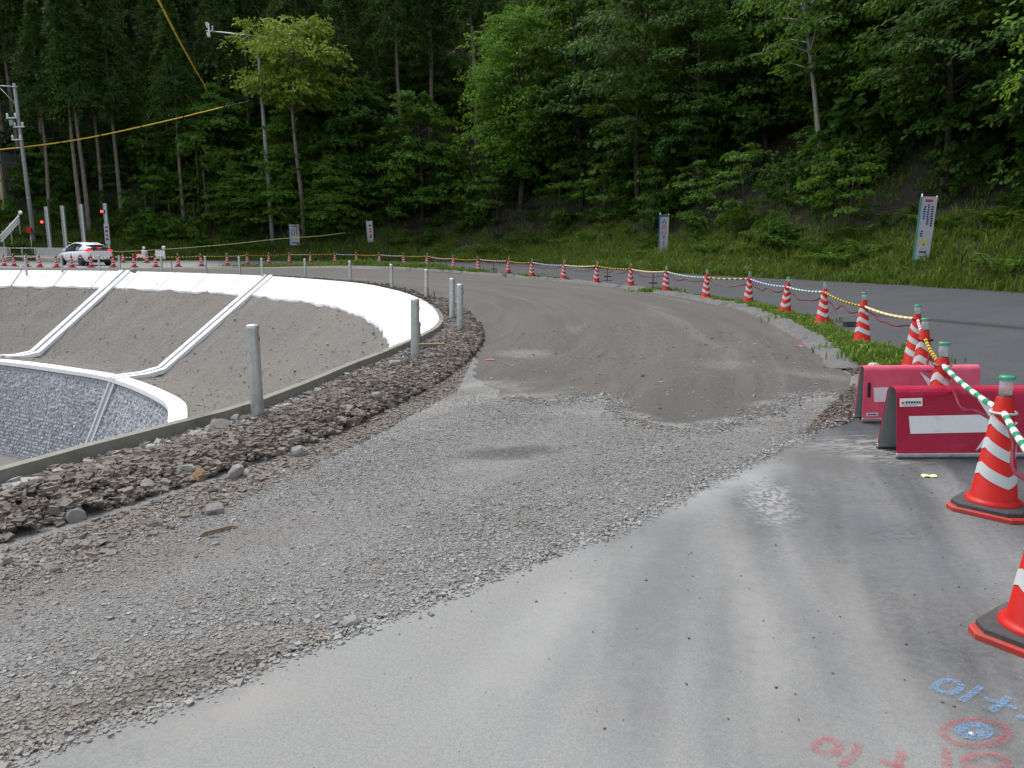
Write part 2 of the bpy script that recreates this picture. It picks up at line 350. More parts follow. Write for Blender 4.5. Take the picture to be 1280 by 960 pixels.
for q, rx, ry, rz, s in (((635, 566), .5, .22, .3, .7), ((250, 836), .36, .09, .42, .95), ((150, 876), .36, .1, .4, .85)):
    col = k.mix(k.math('MULTIPLY', k.math('MULTIPLY', k.blob(P(*q), rx, ry, rz, .6, .5, 7), k.rng(k.noise(co, 16, 4, .7), .25, .5)), s), col, (.05, .045, .04))
col = k.mix(k.math('MULTIPLY', k.blob(P(40, 900), 1.0, .35, R(35), .9, .5, 2), .7), col, (.19, .168, .138)); col = k.mix(k.math('MULTIPLY', k.blob(P(120, 720), 1.5, .35, R(48), .9, .6, 2), .45), col, (.16, .142, .12))
k.col(col); k.rough(.92); k.bump(vd, .8, .015); M['gravel_bed'] = k.m

k = N('stone_grey'); at = k.n('ShaderNodeAttribute', attribute_name='tint').outputs['Fac']; co = k.pos()
col = k.mix(at, (.13, .128, .122), (.345, .342, .33)); col = k.mix(k.rng(k.noise(co, 2.2, 4), .4, .7, 0, .65), col, (.2, .178, .15))
col = k.mix(k.rng(k.noise(co, 90, 3), .3, .7, 0, .35), col, (.16, .155, .15))
for q, rx, ry, rz, s in (((635, 566), .5, .22, .3, .5), ((250, 836), .36, .09, .42, .6), ((150, 876), .36, .1, .4, .55)):
    col = k.mix(k.math('MULTIPLY', k.math('MULTIPLY', k.blob(P(*q), rx, ry, rz, .6, .5, 7), k.rng(k.noise(co, 16, 4, .7), .25, .5)), s), col, (.06, .055, .05))
col = k.mix(k.math('MULTIPLY', k.blob(P(40, 900), 1.0, .35, R(35), .9, .5, 2), .6), col, (.2, .178, .15)); col = k.mix(k.math('MULTIPLY', k.blob(P(120, 720), 1.5, .35, R(48), .9, .6, 2), .5), col, (.18, .16, .135))
k.col(col); k.rough(.85); M['stone'] = k.m
k = N('stone_brown'); at = k.n('ShaderNodeAttribute', attribute_name='tint').outputs['Fac']; co = k.pos()
col = k.mix(at, (.055, .045, .036), (.215, .186, .155)); col = k.mix(k.rng(k.noise(co, 60, 4), .35, .7, 0, .5), col, (.13, .11, .095)); k.col(col); k.rough(.9)
k.bump(k.noise(co, 120, 3), .4, .006); M['rubble'] = k.m
k = N('stone_tan'); at = k.n('ShaderNodeAttribute', attribute_name='tint').outputs['Fac']; k.col(k.mix(at, (.15, .135, .115), (.32, .3, .265))); k.rough(.9); M['soil_stone'] = k.m
M['rock'] = plain('broken_rock', (.22, .205, .19), .88, 0, .35, 9, .5, (.12, .1, .085), obj=False)

k = N('embankment_soil'); co = k.pos()
sk = k.noise(k.pos((1.6, .35, .35), R(-42)), 1.0, 6, .7, 1.0)
col = k.mix(sk, (.185, .17, .15), (.275, .256, .23)); col = k.mix(k.rng(k.noise(co, .35, 4), .45, .7, 0, .55), col, (.2, .19, .178))
col = k.mix(k.rng(k.voro(co, 5), .16, .05, 0, .7), col, (.3, .275, .24)); col = k.mix(k.rng(k.noise(co, 11, 5, .85), .38, .62, 0, .55), col, (.125, .11, .094))
k.col(col); k.rough(.95); k.bump(k.math('ADD', k.noise(co, 9, 6, .75), sk), .9, .12); M['soil'] = k.m

k = N('white_mortar'); co = k.pos()
col = k.mix(k.rng(k.noise(co, 1.1, 5), .35, .7), (.80, .80, .80), (.74, .74, .73)); k.col(col); k.rough(.85); k.bump(k.noise(co, 12, 4), .2, .02); M['mortar'] = k.m
k = N('grey_channel'); co = k.pos(); k.col(k.mix(k.noise(co, 2, 4), (.36, .365, .37), (.48, .485, .49))); k.rough(.85); M['channel'] = k.m
M['gutter'] = plain('gutter_concrete', (.2, .205, .21), .85, 0, .15, 3, obj=False)
k = N('split_block'); at = k.n('ShaderNodeAttribute', attribute_name='tint').outputs['Fac']; co = k.pos()
col = k.mix(at, (.29, .303, .335), (.37, .388, .42)); col = k.mix(k.rng(k.noise(co, 7, 5, .75), .35, .7, 0, .4), col, (.27, .283, .31)); k.col(col); k.rough(.9)
k.bump(k.noise(co, 16, 5, .75), .7, .04); M['block'] = k.m

k = N('forest_floor'); co = k.pos()
col = k.mix(k.noise(co, .7, 6, .7), (.009, .007, .0055), (.036, .027, .019)); col = k.mix(k.rng(k.noise(co, .22, 4), .48, .62, 0, .7), col, (.03, .05, .016))  # litter darker than its own tone: shade under the trees put into the colour
k.col(col); k.rough(1.); k.bump(k.noise(co, 5, 6, .75), .9, .1); M['forest'] = k.m
M['ground'] = plain('bare_ground', (.15, .14, .125), .95, 0, .2, 2, .4, obj=False)
M['verge'] = plain('verge_soil', (.16, .15, .125), .95, 0, .3, 8, .6, (.07, .08, .03), obj=False)
M['kerbm'] = plain('rough_grey_concrete', (.21, .2, .165), .9, 0, .25, 9, .4, (.09, .085, .07), obj=False)
M['broken'] = plain('broken_asphalt_edge', (.13, .125, .12), .95, 0, .5, 26, .9, (.05, .048, .045), obj=False)

# ------------------------------------------------------------------ the lie of the land
RIM = spline([(-80, 37), (-50, 41.2), (-36, 42.2)] + [P(*q)[:2] for q in
      ((0, 338), (75, 338.2), (150, 339), (240, 341.5), (330, 345), (437, 353), (489, 362), (520, 372), (540, 384), (549, 400), (541, 416), (500, 437),
       (420, 470), (320, 511), (160, 557), (0, 601))] + [(-4.3, 2), (-6, -8), (-9, -25)], .4)
d_ = np.gradient(RIM, axis=0); d_ /= np.linalg.norm(d_, axis=1)[:, None]
for _ in range(6): d_[1:-1] = (d_[:-2] + d_[1:-1] * 2 + d_[2:]) / 4
RN = np.stack([d_[:, 1], -d_[:, 0]], 1); RN /= np.linalg.norm(RN, axis=1)[:, None]   # into the bowl
def off(s, i=None): return RIM + RN * s if i is None else RIM[i] + RN[i] * s
SH_Z = -3.9
def prof_z(s): return -.75 * s if s <= 5.2 else SH_Z
FOOT = spline([(70, -60), (44, -30), (29, 0), (22, 12), P(1280, 366)[:2], P(1100, 355)[:2], P(920, 346)[:2], P(760, 336.5)[:2], P(640, 329.5)[:2], (-9, 62.5), (-20, 65), (-32, 64.5), (-42, 63.5), (-60, 59), (-110, 48), (-160, 30)], 1.0)
FD = np.gradient(FOOT, axis=0); FD /= np.linalg.norm(FD, axis=1)[:, None]
for _ in range(10): FD[1:-1] = (FD[:-2] + FD[1:-1] * 2 + FD[2:]) / 4
FN = np.stack([FD[:, 1], -FD[:, 0]], 1); FN /= np.linalg.norm(FN, axis=1)[:, None]   # uphill
def bank(d):
    return np.interp(d, [-2, 0, .7, 3.5, 7, 30, 120], [-.3, -.05, .12, 1.55, 3.9, 22, 86])
def hz(X, Y):                               # height of the hill at a place
    X = np.atleast_1d(np.asarray(X, float)); Y = np.atleast_1d(np.asarray(Y, float))
    D = (X[:, None] - FOOT[None, :, 0]) ** 2 + (Y[:, None] - FOOT[None, :, 1]) ** 2
    i = D.argmin(1); v = np.stack([X, Y], 1) - FOOT[i]; d = (v * FN[i]).sum(1)
    return bank(d) + wob(X, Y) * np.clip(d / 4, 0, 1)
def wob(X, Y): return .35 * np.sin(X * .45 + 1.3 * np.sin(Y * .3)) + .3 * np.sin(Y * .6 + X * .21) + .12 * np.sin(X * 1.7) * np.cos(Y * 1.3)
def on_hill(px, py):
    d = ray(px, py); t = np.arange(12, 130, .1)
    X, Y, Z = d[0] * t, d[1] * t, CAM_Z + d[2] * t
    h = hz(X, Y); k = np.argmax(Z < h)
    return Vector((X[k], Y[k], float(h[k])))

ring = [tuple(p) for p in RIM] + [(-9, -60), (120, -60), (120, 110), (-120, 110), (-120, 37)]
sheet('ground', ring, -.012, M['ground'], 'bare packed ground around the road works', 'ground')

# hill: strips along its foot
ds = np.concatenate([np.arange(-1.5, 8, .5), np.arange(8, 40, 1.5), np.arange(40, 125, 6)])
G = FOOT[:, None, :] + FN[:, None, :] * ds[None, :, None]
Z = bank(ds)[None, :] + wob(G[..., 0], G[..., 1]) * np.clip(ds / 4, 0, 1)[None, :] + rng.normal(0, .05, G.shape[:2]) * np.clip(ds, 0, 1)[None, :]
n1, n2 = G.shape[:2]; idx = np.arange(n1 * n2).reshape(n1, n2)
q = np.stack([idx[:-1, :-1], idx[1:, :-1], idx[1:, 1:], idx[:-1, 1:]], -1).reshape(-1, 4)
tag(link('hillside', mesh_np('hillside', np.dstack([G, Z]), q, 4, M['forest'], smooth=True)), 'steep dark wooded hillside rising behind the road', 'hillside', kind='structure')

# roads
DIRT_OUT = [P(*q)[:2] for q in ((0, 336.3), (150, 336.5), (250, 336.5), (340, 335.5), (420, 335), (500, 337.5), (600, 343.5), (680, 350), (745, 356), (835, 368), (900, 380), (945, 391), (1000, 418), (1040, 444), (1062, 470), (1068, 492))]
DIRT_NEAR = [P(*q)[:2] for q in ((1068, 492), (1000, 495), (955, 515), (880, 537), (812, 531), (778, 514), (752, 492), (690, 503), (640, 497), (600, 478), (590, 460), (605, 425))]
dirt_ring = [(-80, 41.5), (-40, 44.3)] + ragged(DIRT_OUT, .02, .4, 3) + ragged(DIRT_NEAR, .045, .12, 4)[1:] + [tuple(p + RN[i] * -.3) for i, p in enumerate(RIM) if 12.5 < p[1] and i < np.argmax(RIM[:, 0]) + 12][::-1]
sheet('dirt_road', dirt_ring, .004, M['dirt'], 'rolled brown dirt road curving round the basin', 'dirt road')
APRON = [P(*q)[:2] for q in ((1076, 523), (1040, 530), (1010, 545), (945, 575), (880, 607), (780, 660), (700, 690), (560, 745), (440, 792), (400, 806), (320, 838), (270, 862), (150, 903), (60, 937), (0, 962))]
road_ring = ([(-80, 43), (-45, 46.0)] + [P(*q)[:2] for q in ((0, 335.0), (150, 335.4), (250, 335), (340, 333.3), (420, 331.5), (500, 333), (600, 341), (680, 347.5), (745, 353.5), (835, 366), (895, 376), (940, 384), (1000, 401), (1060, 425), (1120, 452), (1140, 470), (1100, 500), (1076, 523))]
             + ragged(APRON, .022, .07, 5)[1:] + [(-2.2, 1.2), (-3.5, -4), (-4.5, -30)] + [(60, -50)] + [tuple(p + n * .25) for p, n in zip(FOOT, FN) if p[0] > -100][2:] + [(-80, 60)])
sheet('asphalt_road', road_ring, .008, M['asphalt'], 'grey asphalt road, dusty in front and dark beyond the cones', 'road')
edge_i = [i for i, p in enumerate(RIM) if p[1] < 13.5 and i > 100]
gravel_ring = [(p[0] + .2, p[1] - .25) for p in ragged(APRON, .02, .3, 9)] + [(-2.2, 1.0), (-4.6, -3)] + [tuple(RIM[i] + RN[i] * -.05) for i in edge_i[::-1] if RIM[i][1] > -3] + [P(640, 470)[:2], P(760, 470)[:2], P(900, 505)[:2], P(1068, 470)[:2]]
sheet('gravel_bed', gravel_ring, .0, M['gravel_bed'], 'grey crushed stone bed between rubble strip and dusty asphalt', 'gravel bed')

# grass verge beside the cones and the crumbling edge of the old road
VERGE_PX = ((840, 367), (895, 375), (940, 380), (985, 392), (1030, 407), (1080, 430), (1128, 452), (1128, 466), (1085, 466), (1065, 452), (1045, 437), (1000, 413), (945, 389), (900, 379))
verge = [P(*q)[:2] for q in VERGE_PX]
sheet('verge', verge, .014, M['verge'], 'narrow grassy verge under the cones', 'verge')
b = MB(); ed = spline([P(*q)[:2] for q in ((470, 335), (540, 339), (600, 343), (680, 349.5), (745, 355.5), (835, 367.5), (900, 379.5), (945, 390), (1000, 416), (1040, 442), (1058, 462))], .22)
g2 = np.random.default_rng(3); dd = np.gradient(ed, axis=0); dd /= np.linalg.norm(dd, axis=1)[:, None]; nn = np.stack([-dd[:, 1], dd[:, 0]], 1)
V = []
for p, n in zip(ed, nn):
    j = g2.normal(0, .025, 5); h = g2.uniform(.05, .12) * min(1, len(V) / 60, (len(ed) * 5 - len(V)) / 60)
    for s, zz in ((.34 + j[0], .0), (.22 + j[1], h), (.02 + j[2], h * .95 + .01), (-.1 + j[3], h * .4), (-.2 + j[4], .0)): V.append((p[0] - n[0] * (s - .1), p[1] - n[1] * (s - .1), zz))
b.add(V, [(i * 5 + c, i * 5 + c + 1, (i + 1) * 5 + c + 1, (i + 1) * 5 + c) for i in range(len(ed) - 1) for c in range(4)])
tag(b.build('broken_kerb', M['broken']), 'low crumbling asphalt edge between dirt road and paved road', 'kerb', kind='structure')

# ------------------------------------------------------------------ the basin
nR = len(RIM)
def loft(profile, name, m, i0=0, i1=nR, jag=0, parent=None, uneven=0.):
    V = []; g = np.random.default_rng(11)
    for i in range(i0, i1):
        for j, (s, z) in enumerate(profile):
            jj = g.normal(0, jag) if (jag and j == len(profile) - 1) else 0
            u = g.normal(0, uneven) if 0 < j < len(profile) - 1 else 0
            p = off(s + jj, i); V.append((p[0], p[1], z - .75 * jj + u))
    m_ = len(profile)
    Fs = [(i * m_ + j, i * m_ + j + 1, (i + 1) * m_ + j + 1, (i + 1) * m_ + j) for i in range(i1 - i0 - 1) for j in range(m_ - 1)]
    return MB().add(V, [f[::-1] for f in Fs], 0, False).build(name, m, parent)
prof = [(s, prof_z(s) - .06) for s in np.linspace(.02, 5.2, 15)] + [(s, SH_Z - .06) for s in (5.6, 6.1, 6.65)]
o = loft(prof, 'embankment', M['soil'], uneven=.035)
for p_ in o.data.polygons: p_.use_smooth = True
tag(o, 'brown bare soil slope of the basin with a narrow shelf', 'embankment', kind='structure')
fl = MB().add([(-90, -60, -7.6), (-3, -60, -7.6), (-3, 44, -7.6), (-90, 44, -7.6)], [(0, 1, 2, 3)]).build('basin_floor', M['ground'])
tag(fl, 'dark floor at the bottom of the basin', 'basin floor', kind='structure')
# white rim lining, one panel between each pair of joints
lin = thing('slope_lining', 'band of bright white mortar panels lining the rim of the basin', 'slope lining', (0, 0, 0))
arc = np.concatenate([[0], np.cumsum(np.linalg.norm(np.diff(RIM, axis=0), axis=1))])
g = np.random.default_rng(5); i = 60 if nR > 200 else 0; i = int(np.argmax(RIM[:, 0] > -50))
while RIM[i][1] > 3 or i < 150:
    j = i + 1
    while j < nR - 1 and arc[j] - arc[i] < 2.3: j += 1
    if j >= nR - 2: break
    a, e = [], []
    n_ = 7; cols = []
    for t in np.linspace(.012, .988, n_):
        f = i + (j - i) * t; k0 = int(f); u = f - k0
        p = RIM[k0] * (1 - u) + RIM[k0 + 1] * u; nv = RN[k0] * (1 - u) + RN[k0 + 1] * u
        L = 1.08 + .025 * math.sin(f * 1.9) + .02 * math.sin(f * .7 + 1) + g.normal(0, .012)
        cols.append([(p + nv * s, -.75 * s + dz) for s, dz in ((.0, -.1), (.0, .012), (.5, .015), (L, .015), (L + .01, -.08))])
    V = [(*q[0], q[1]) for c in cols for q in c]
    Fs = [(x * 5 + y, (x + 1) * 5 + y, (x + 1) * 5 + y + 1, x * 5 + y + 1) for x in range(n_ - 1) for y in range(4)] + [(0, 1, 2, 3, 4), tuple((n_ - 1) * 5 + y for y in (4, 3, 2, 1, 0))]
    MB().add(V, Fs).build('panel', M['mortar'], lin)
    i = j
# concrete kerb along the near rim
V = []; ii = [i for i in range(nR) if RIM[i][1] < 15.5 and i > 100 and RIM[i][1] > -20]
for i in ii:
    for s, z in ((.0, -.2), (.0, .1), (-.09, .1), (-.105, -.03)): V.append((*off(s, i), z + .004 * math.sin(i * 1.7)))
kb = MB().add(V, [(x * 4 + y, x * 4 + y + 1, (x + 1) * 4 + y + 1, (x + 1) * 4 + y) for x in range(len(ii) - 1) for y in range(3)])
tag(kb.build('kerb', M['kerbm']), 'grey rough concrete kerb along the near rim of the basin', 'kerb', kind='structure')

# lower retaining wall: split blocks under a white coping
def wall_pt(i, s): return off(s, i)
wl = thing('retaining_wall', 'curved grey split-block retaining wall with white coping deep in the basin', 'retaining wall', (0, 0, 0))
V = []; iw = list(range(int(np.argmax(RIM[:, 0] > -46)), nR - 30))
for i in iw:
    for s, z in ((6.55, SH_Z - .25), (6.55, SH_Z + .03), (7.12, SH_Z + .03), (7.14, SH_Z - .13)): V.append((*off(s, i), z))
MB().add(V, [(x * 4 + y, (x + 1) * 4 + y, (x + 1) * 4 + y + 1, x * 4 + y + 1) for x in range(len(iw) - 1) for y in range(3)]).build('coping', M['mortar'], wl)
V = []
for i in iw:
    for s, z in ((7.0, SH_Z - .12), (8.75, -7.65)): V.append((*off(s, i), z))
MB().add(V, [(x * 2, (x + 1) * 2, (x + 1) * 2 + 1, x * 2 + 1) for x in range(len(iw) - 1)]).build('backing', M['channel'], wl)
Vb, Fb, Tb = [], [], []; g = np.random.default_rng(8)
rows = 26; a_in = arc
for r in range(rows):
    t0, t1 = r / rows, (r + 1) / rows - .012; pos_ = arc[iw[0]] + (r % 2) * .13
    while pos_ < arc[iw[-1]] - 1:
        wv = g.uniform(.16, .25)
        if True:
            qs = []; dep = g.uniform(.01, .04); tl = g.normal(0, .025, 4)
            for ti, (aa, tt) in enumerate(((pos_, t0), (pos_ + wv - .025, t0), (pos_ + wv - .025, t1), (pos_, t1))):
                px_ = np.interp(aa, arc, RIM[:, 0]); py_ = np.interp(aa, arc, RIM[:, 1]); nx = np.interp(aa, arc, RN[:, 0]); ny = np.interp(aa, arc, RN[:, 1])
                s = 7.0 + 1.75 * tt; z = SH_Z - .13 - 3.5 * tt
                qs.append((np.array((px_ + nx * s, py_ + ny * s, z)), np.array((nx, ny, .5)) / 1.118, tl[ti]))
            o_ = len(Vb); Vb += [q_[0] - q_[1] * .02 for q_ in qs]
            c_ = sum(q_[0] for q_ in qs) / 4
            Vb += [q_[0] * .88 + c_ * .12 + q_[1] * (dep + q_[2]) for q_ in qs]
            Fb += [(o_ + 4, o_ + 7, o_ + 6, o_ + 5)] + [(o_ + x, o_ + 4 + x, o_ + 4 + (x + 1) % 4, o_ + (x + 1) % 4) for x in range(4)]; Tb += [g.random()] * 8
        pos_ += wv
o = link('block', mesh_np('block', Vb, Fb, 4, M['block'], Tb), wl); o['kind'] = 'stuff'

g = np.random.default_rng(14); n_ = 5200; k_ = g.integers(int(np.argmax(RIM[:, 0] > -40)), nR - 40, n_); s_ = g.uniform(1.1, 6.4, n_); pp = RIM[k_] + RN[k_] * s_[:, None] + g.normal(0, .12, (n_, 2))
SOILPTS = (pp, np.array([prof_z(v) for v in s_]) - .05)

# drainage channels down the slope
def channel(pts, wid, label, name='drain_channel', strip=None):
    t = thing(name, label, 'drain', (0, 0, 0), 0, 'white drain channels running down the basin slope')
    pts = [Vector(p) for p in pts]
    lat = (pts[1] - pts[0]); lat = Vector((lat.y, -lat.x, 0)).normalized()
    def strip_(nm, l0, l1, h, m):
        V = []
        for p in pts:
            for l, z in ((l0, -.12), (l0, h), (l1, h), (l1, -.12)): V.append(p + lat * l + Vector((0, 0, z)))
        n = len(pts); Fs = [(i * 4 + c, i * 4 + c + 1, (i + 1) * 4 + c + 1, (i + 1) * 4 + c) for i in range(n - 1) for c in range(3)] + [(0, 3, 2, 1), tuple((n - 1) * 4 + c for c in range(4))]
        MB().add(V, Fs).build(nm, m, t)
    strip_('rim_strip', -wid, -.12, .07, strip or M['mortar']); strip_('rim_strip', .12, wid, .07, strip or M['mortar']); strip_('gutter', -.12, .12, .03, M['gutter'])
    return t
def bowl_z(x, y):
    d = np.sqrt(((RIM - np.array((x, y))) ** 2).sum(1)).min(); return prof_z(float(d))
def on_bowl(px, py):
    d = ray(px, py)
    for t in np.arange(18, 60, .05):
        if CAM_Z + d[2] * t < bowl_z(d[0] * t, d[1] * t): return Vector((d[0] * t, d[1] * t, bowl_z(d[0] * t, d[1] * t)))
def rib(a, c, e):
    r0 = RIM[int(np.argmin(np.linalg.norm(RIM - np.array(P(*a)[:2]), axis=1)))]; p1, p2 = on_bowl(*c), on_bowl(*e)
    out = [Vector((*(r0 + (np.array(p1[:2]) - r0) * t), 0)) for t in np.linspace(0, 1, 9)] + [p1.lerp(p2, t) for t in (.5, 1.)]
    for q_ in out: q_.z = bowl_z(q_.x, q_.y) + .0
    return out
rib2 = rib((331, 345.3), (180, 468), (138, 473.5)); rib1 = rib((152, 339.2), (44, 441), (4, 446))
channel(rib2, .46, 'white edged drain channel down the slope, starting right of the board with a lamp')
channel(rib1, .46, 'white edged drain channel down the slope, starting below the white car')
i2 = int(np.argmin(np.linalg.norm(off(7.05) - np.array(rib2[-1][:2]), axis=1)))
wt = off(7.08, i2); wb = off(8.83, i2)
channel([(wt[0], wt[1], SH_Z - .1), (wb[0], wb[1], -7.7)], .3, 'grey concrete drain strip running down the block wall', 'wall_drain', M['channel'])

# ------------------------------------------------------------------ stones
def stones(name, X, Y, Zs, size, m, seed=1, flat=.62, tint=None):
    g = np.random.default_rng(seed); n = len(X)
    base = np.array([(x, y, z) for z in (-1, 1) for x, y in ((-1, -1), (1, -1), (1, 1), (-1, 1))], float) * .5
    V = base[None] * g.uniform(.55, 1.25, (n, 8, 3)); V[..., 0] *= g.uniform(.8, 1.45, (n, 1)); V[..., 2] *= flat * g.uniform(.6, 1.2, (n, 1))
    a = g.uniform(0, 2 * np.pi, n); ca, sa = np.cos(a)[:, None], np.sin(a)[:, None]
    tx = g.normal(0, .35, n)[:, None]; V[..., 2], V[..., 1] = V[..., 2] * np.cos(tx) + V[..., 1] * np.sin(tx), V[..., 1] * np.cos(tx) - V[..., 2] * np.sin(tx)
    x, y = V[..., 0] * ca - V[..., 1] * sa, V[..., 0] * sa + V[..., 1] * ca
    V = np.stack([x, y, V[..., 2]], -1) * size[:, None, None] + np.stack([X, Y, Zs], 1)[:, None]
    F = np.array([(4, 5, 6, 7), (0, 1, 5, 4), (1, 2, 6, 5), (2, 3, 7, 6), (3, 0, 4, 7)])
    F = (F[None] + (np.arange(n) * 8)[:, None, None]).reshape(-1, 4)
    t = np.repeat(g.beta(2, 2.2, n) if tint is None else tint, 8)
    return mesh_np(name, V.reshape(-1, 3), F, 4, m, t)
sz = np.clip(np.exp(np.random.default_rng(15).normal(math.log(.026), .5, 5200)), .01, .08)
tag(link('slope_stones', stones('slope_stones', SOILPTS[0][:, 0], SOILPTS[0][:, 1], SOILPTS[1] - sz * .1, sz, M['soil_stone'], 16, .7)), 'small stones bedded in the bare soil slope', 'stones', kind='stuff')
def scatter(poly, n, seed):
    g = np.random.default_rng(seed); p = np.asarray(poly)[:, :2]; lo, hi = p.min(0), p.max(0); out = np.zeros((0, 2))
    while len(out) < n:
        q = g.uniform(lo, hi, (n * 2, 2)); out = np.vstack([out, q[inside(p, q[:, 0], q[:, 1])]])
    return out[:n]
GPX = ((0, 705), (150, 658), (300, 602), (450, 540), (560, 488), (620, 490), (690, 507), (752, 492), (778, 516), (812, 534), (880, 541), (955, 519), (1000, 500), (1070, 494), (1076, 523), (1010, 547), (880, 609), (780, 662), (700, 692), (560, 747), (440, 794), (400, 808), (320, 840), (270, 864), (150, 905), (60, 938), (0, 962))
gpoly = [P(*q)[:2] for q in GPX] + [(-2.3, 1.2), (-3.2, 2.2), (-3.0, 3.0)]
q = scatter(gpoly, 125000, 21); g = np.random.default_rng(22)
nz = np.sin(q[:, 0] * 2.1 + np.sin(q[:, 1] * 1.3) * 2) * np.sin(q[:, 1] * 1.1 + q[:, 0]) + g.normal(0, .5, len(q))
dist_ = np.hypot(q[:, 0], q[:, 1])
AP_ = spline(APRON, .15); RO_ = np.array([P(*e)[:2] for e in ((0, 695), (80, 670), (150, 645), (220, 620), (300, 592), (350, 572), (400, 552), (450, 528), (500, 505))])
da = np.concatenate([np.sqrt(((q[a:a + 5000, None] - AP_[None]) ** 2).sum(-1)).min(1) for a in range(0, len(q), 5000)])
db = np.concatenate([np.sqrt(((q[a:a + 5000, None] - RO_[None]) ** 2).sum(-1)).min(1) for a in range(0, len(q), 5000)])
edge = np.exp(-da / .45) + .8 * np.exp(-db / .55)
trk = np.sin((q[:, 0] * .83 - q[:, 1] * .56) * 4.2 + .6 * np.sin(q[:, 1] * .9)) + .5 * np.sin(q[:, 0] * 2.7 + q[:, 1] * 1.9)      # wheel lanes press the stones in
keep = g.random(len(q)) < np.clip((.5 + .3 * trk + .75 * edge + .2 * nz) * np.clip(1.3 - (dist_ - 3) * .1, .3, 1), .1, 1); q, edge, trk = q[keep], edge[keep], trk[keep]
sz = np.clip(np.exp(g.normal(math.log(.0064), .42, len(q))) * (.85 + .5 * edge + .12 * trk), .0035, .026)
tag(link('gravel', stones('gravel', q[:, 0], q[:, 1], sz * .06, sz, M['stone'], 23, .6)), 'loose grey crushed stones lying over the gravel bed', 'gravel', kind='stuff')

def rub_edge_px(): return [P(*q)[:2] for q in ((-60, 700), (0, 680), (150, 634), (300, 586), (400, 552), (500, 505), (560, 472), (596, 440), (604, 420), (598, 405), (580, 388), (556, 375))]
rub_out = spline(rub_edge_px(), .3)
rub_in = [off(-.13, i) for i in range(nR) if RIM[i][1] < 20.5 and i > 100 and RIM[i][1] > 3.6]
rub_poly = [tuple(p) for p in rub_out] + [tuple(p) for p in rub_in]
def berm(X, Y):                             # heap of spoil beside the kerb
    P2 = np.stack([X, Y], 1); A = np.array(rub_in); B = rub_out
    da = np.sqrt(((P2[:, None] - A[None]) ** 2).sum(-1)).min(1); db = np.sqrt(((P2[:, None] - B[None]) ** 2).sum(-1)).min(1)
    t = da / (da + db + 1e-6); wdt = np.clip((da + db) / 1.2, .2, 1)
    return (.006 + .13 * np.clip(np.sin(np.pi * np.clip((t - .14) / .86, 0, 1) ** 1.15), 0, 1) * wdt * (.75 + .35 * np.sin(X * 3.1 + Y * 2.3) * np.sin(Y * 1.7)))
q = scatter(rub_poly, 29000, 31); g = np.random.default_rng(32); h = berm(q[:, 0], q[:, 1])
sz = np.clip(np.exp(g.normal(math.log(.029), .42, len(q))), .012, .07); big = sz > .1
tag(link('rubble', stones('rubble', q[:, 0], q[:, 1], h - sz * .1 + g.uniform(-.01, .015, len(q)), sz, M['rubble'], 33, .6)), 'dark brown broken rubble heaped along the kerb', 'rubble', kind='stuff')
# the mound the rubble lies on
gx = scatter(rub_poly, 10, 1); V = []; nb = 9; L = len(rub_out)
inn = np.array(rub_in)
oo = np.array([rub_out[int(k)] for k in np.linspace(0, L - 1, 70)]); near = np.array([inn[np.argmin(((inn - p) ** 2).sum(1))] for p in oo])
for p, e in zip(oo, near):
    for t in np.linspace(0, 1, nb): V.append(p * (1 - t) + e * t)
V = np.array(V); zb = berm(V[:, 0], V[:, 1]) - .03
idx = np.arange(len(V)).reshape(70, nb); q4 = np.stack([idx[:-1, :-1], idx[1:, :-1], idx[1:, 1:], idx[:-1, 1:]], -1).reshape(-1, 4)
tag(link('spoil_mound', mesh_np('spoil_mound', np.column_stack([V, zb]), q4[:, ::-1], 4, plain('spoil_soil', (.09, .075, .062), .95, 0, .35, 12, .8, obj=False))), 'low mound of dark spoil soil under the rubble', 'mound', kind='structure')
# pale slag and chips beside the kerb
cp = np.array([off(-.2 - abs(g.normal(0, .07)), i) + g.normal(0, .08, 2) for i in ii for _ in range(34) if RIM[i][1] > 4.0])
tag(link('pale_chips', stones('pale_chips', cp[:, 0], cp[:, 1], berm(cp[:, 0], cp[:, 1]) + .01, np.clip(np.exp(g.normal(math.log(.024), .5, len(cp))), .008, .08), M['stone'], 35, .7, g.uniform(.55, 1, len(cp)))), 'pale grey stone chips lying against the kerb', 'stone chips', kind='stuff')
# strip of scattered stones at the foot of the mound, and the far rim strip
q = scatter([P(*q_)[:2] for q_ in ((0, 690), (300, 590), (500, 505), (590, 450), (570, 490), (450, 555), (300, 625), (150, 690), (0, 745))], 7000, 41)
sz = np.clip(np.exp(g.normal(math.log(.014), .45, len(q))), .006, .045)
tag(link('scattered_stones', stones('scattered_stones', q[:, 0], q[:, 1], sz * .1, sz, M['rubble'], 42, .5, g.uniform(.45, 1, len(q)))), 'brownish stones scattered at the foot of the rubble heap', 'stones', kind='stuff')
fr = []
for i in range(nR):
    if 19 < RIM[i][1] < 37 and RIM[i][0] > -12:
        for _ in range(30): fr.append(off(-.1 - abs(g.normal(0, .2)), i))
fr = np.array(fr); sz = np.clip(np.exp(g.normal(math.log(.045), .4, len(fr))), .02, .09)
tag(link('rim_rubble', stones('rim_rubble', fr[:, 0], fr[:, 1], sz * .2, sz, M['rubble'], 43, .7)), 'dark rubble strewn along the far rim above the white band', 'rubble', kind='stuff')
q = scatter([P(*e)[:2] for e in ((600, 470), (700, 498), (812, 528), (880, 534), (1000, 492), (1060, 468), (990, 425), (800, 400), (620, 420))], 3200, 55); sz = np.clip(np.exp(g.normal(math.log(.009), .5, len(q))), .004, .035)
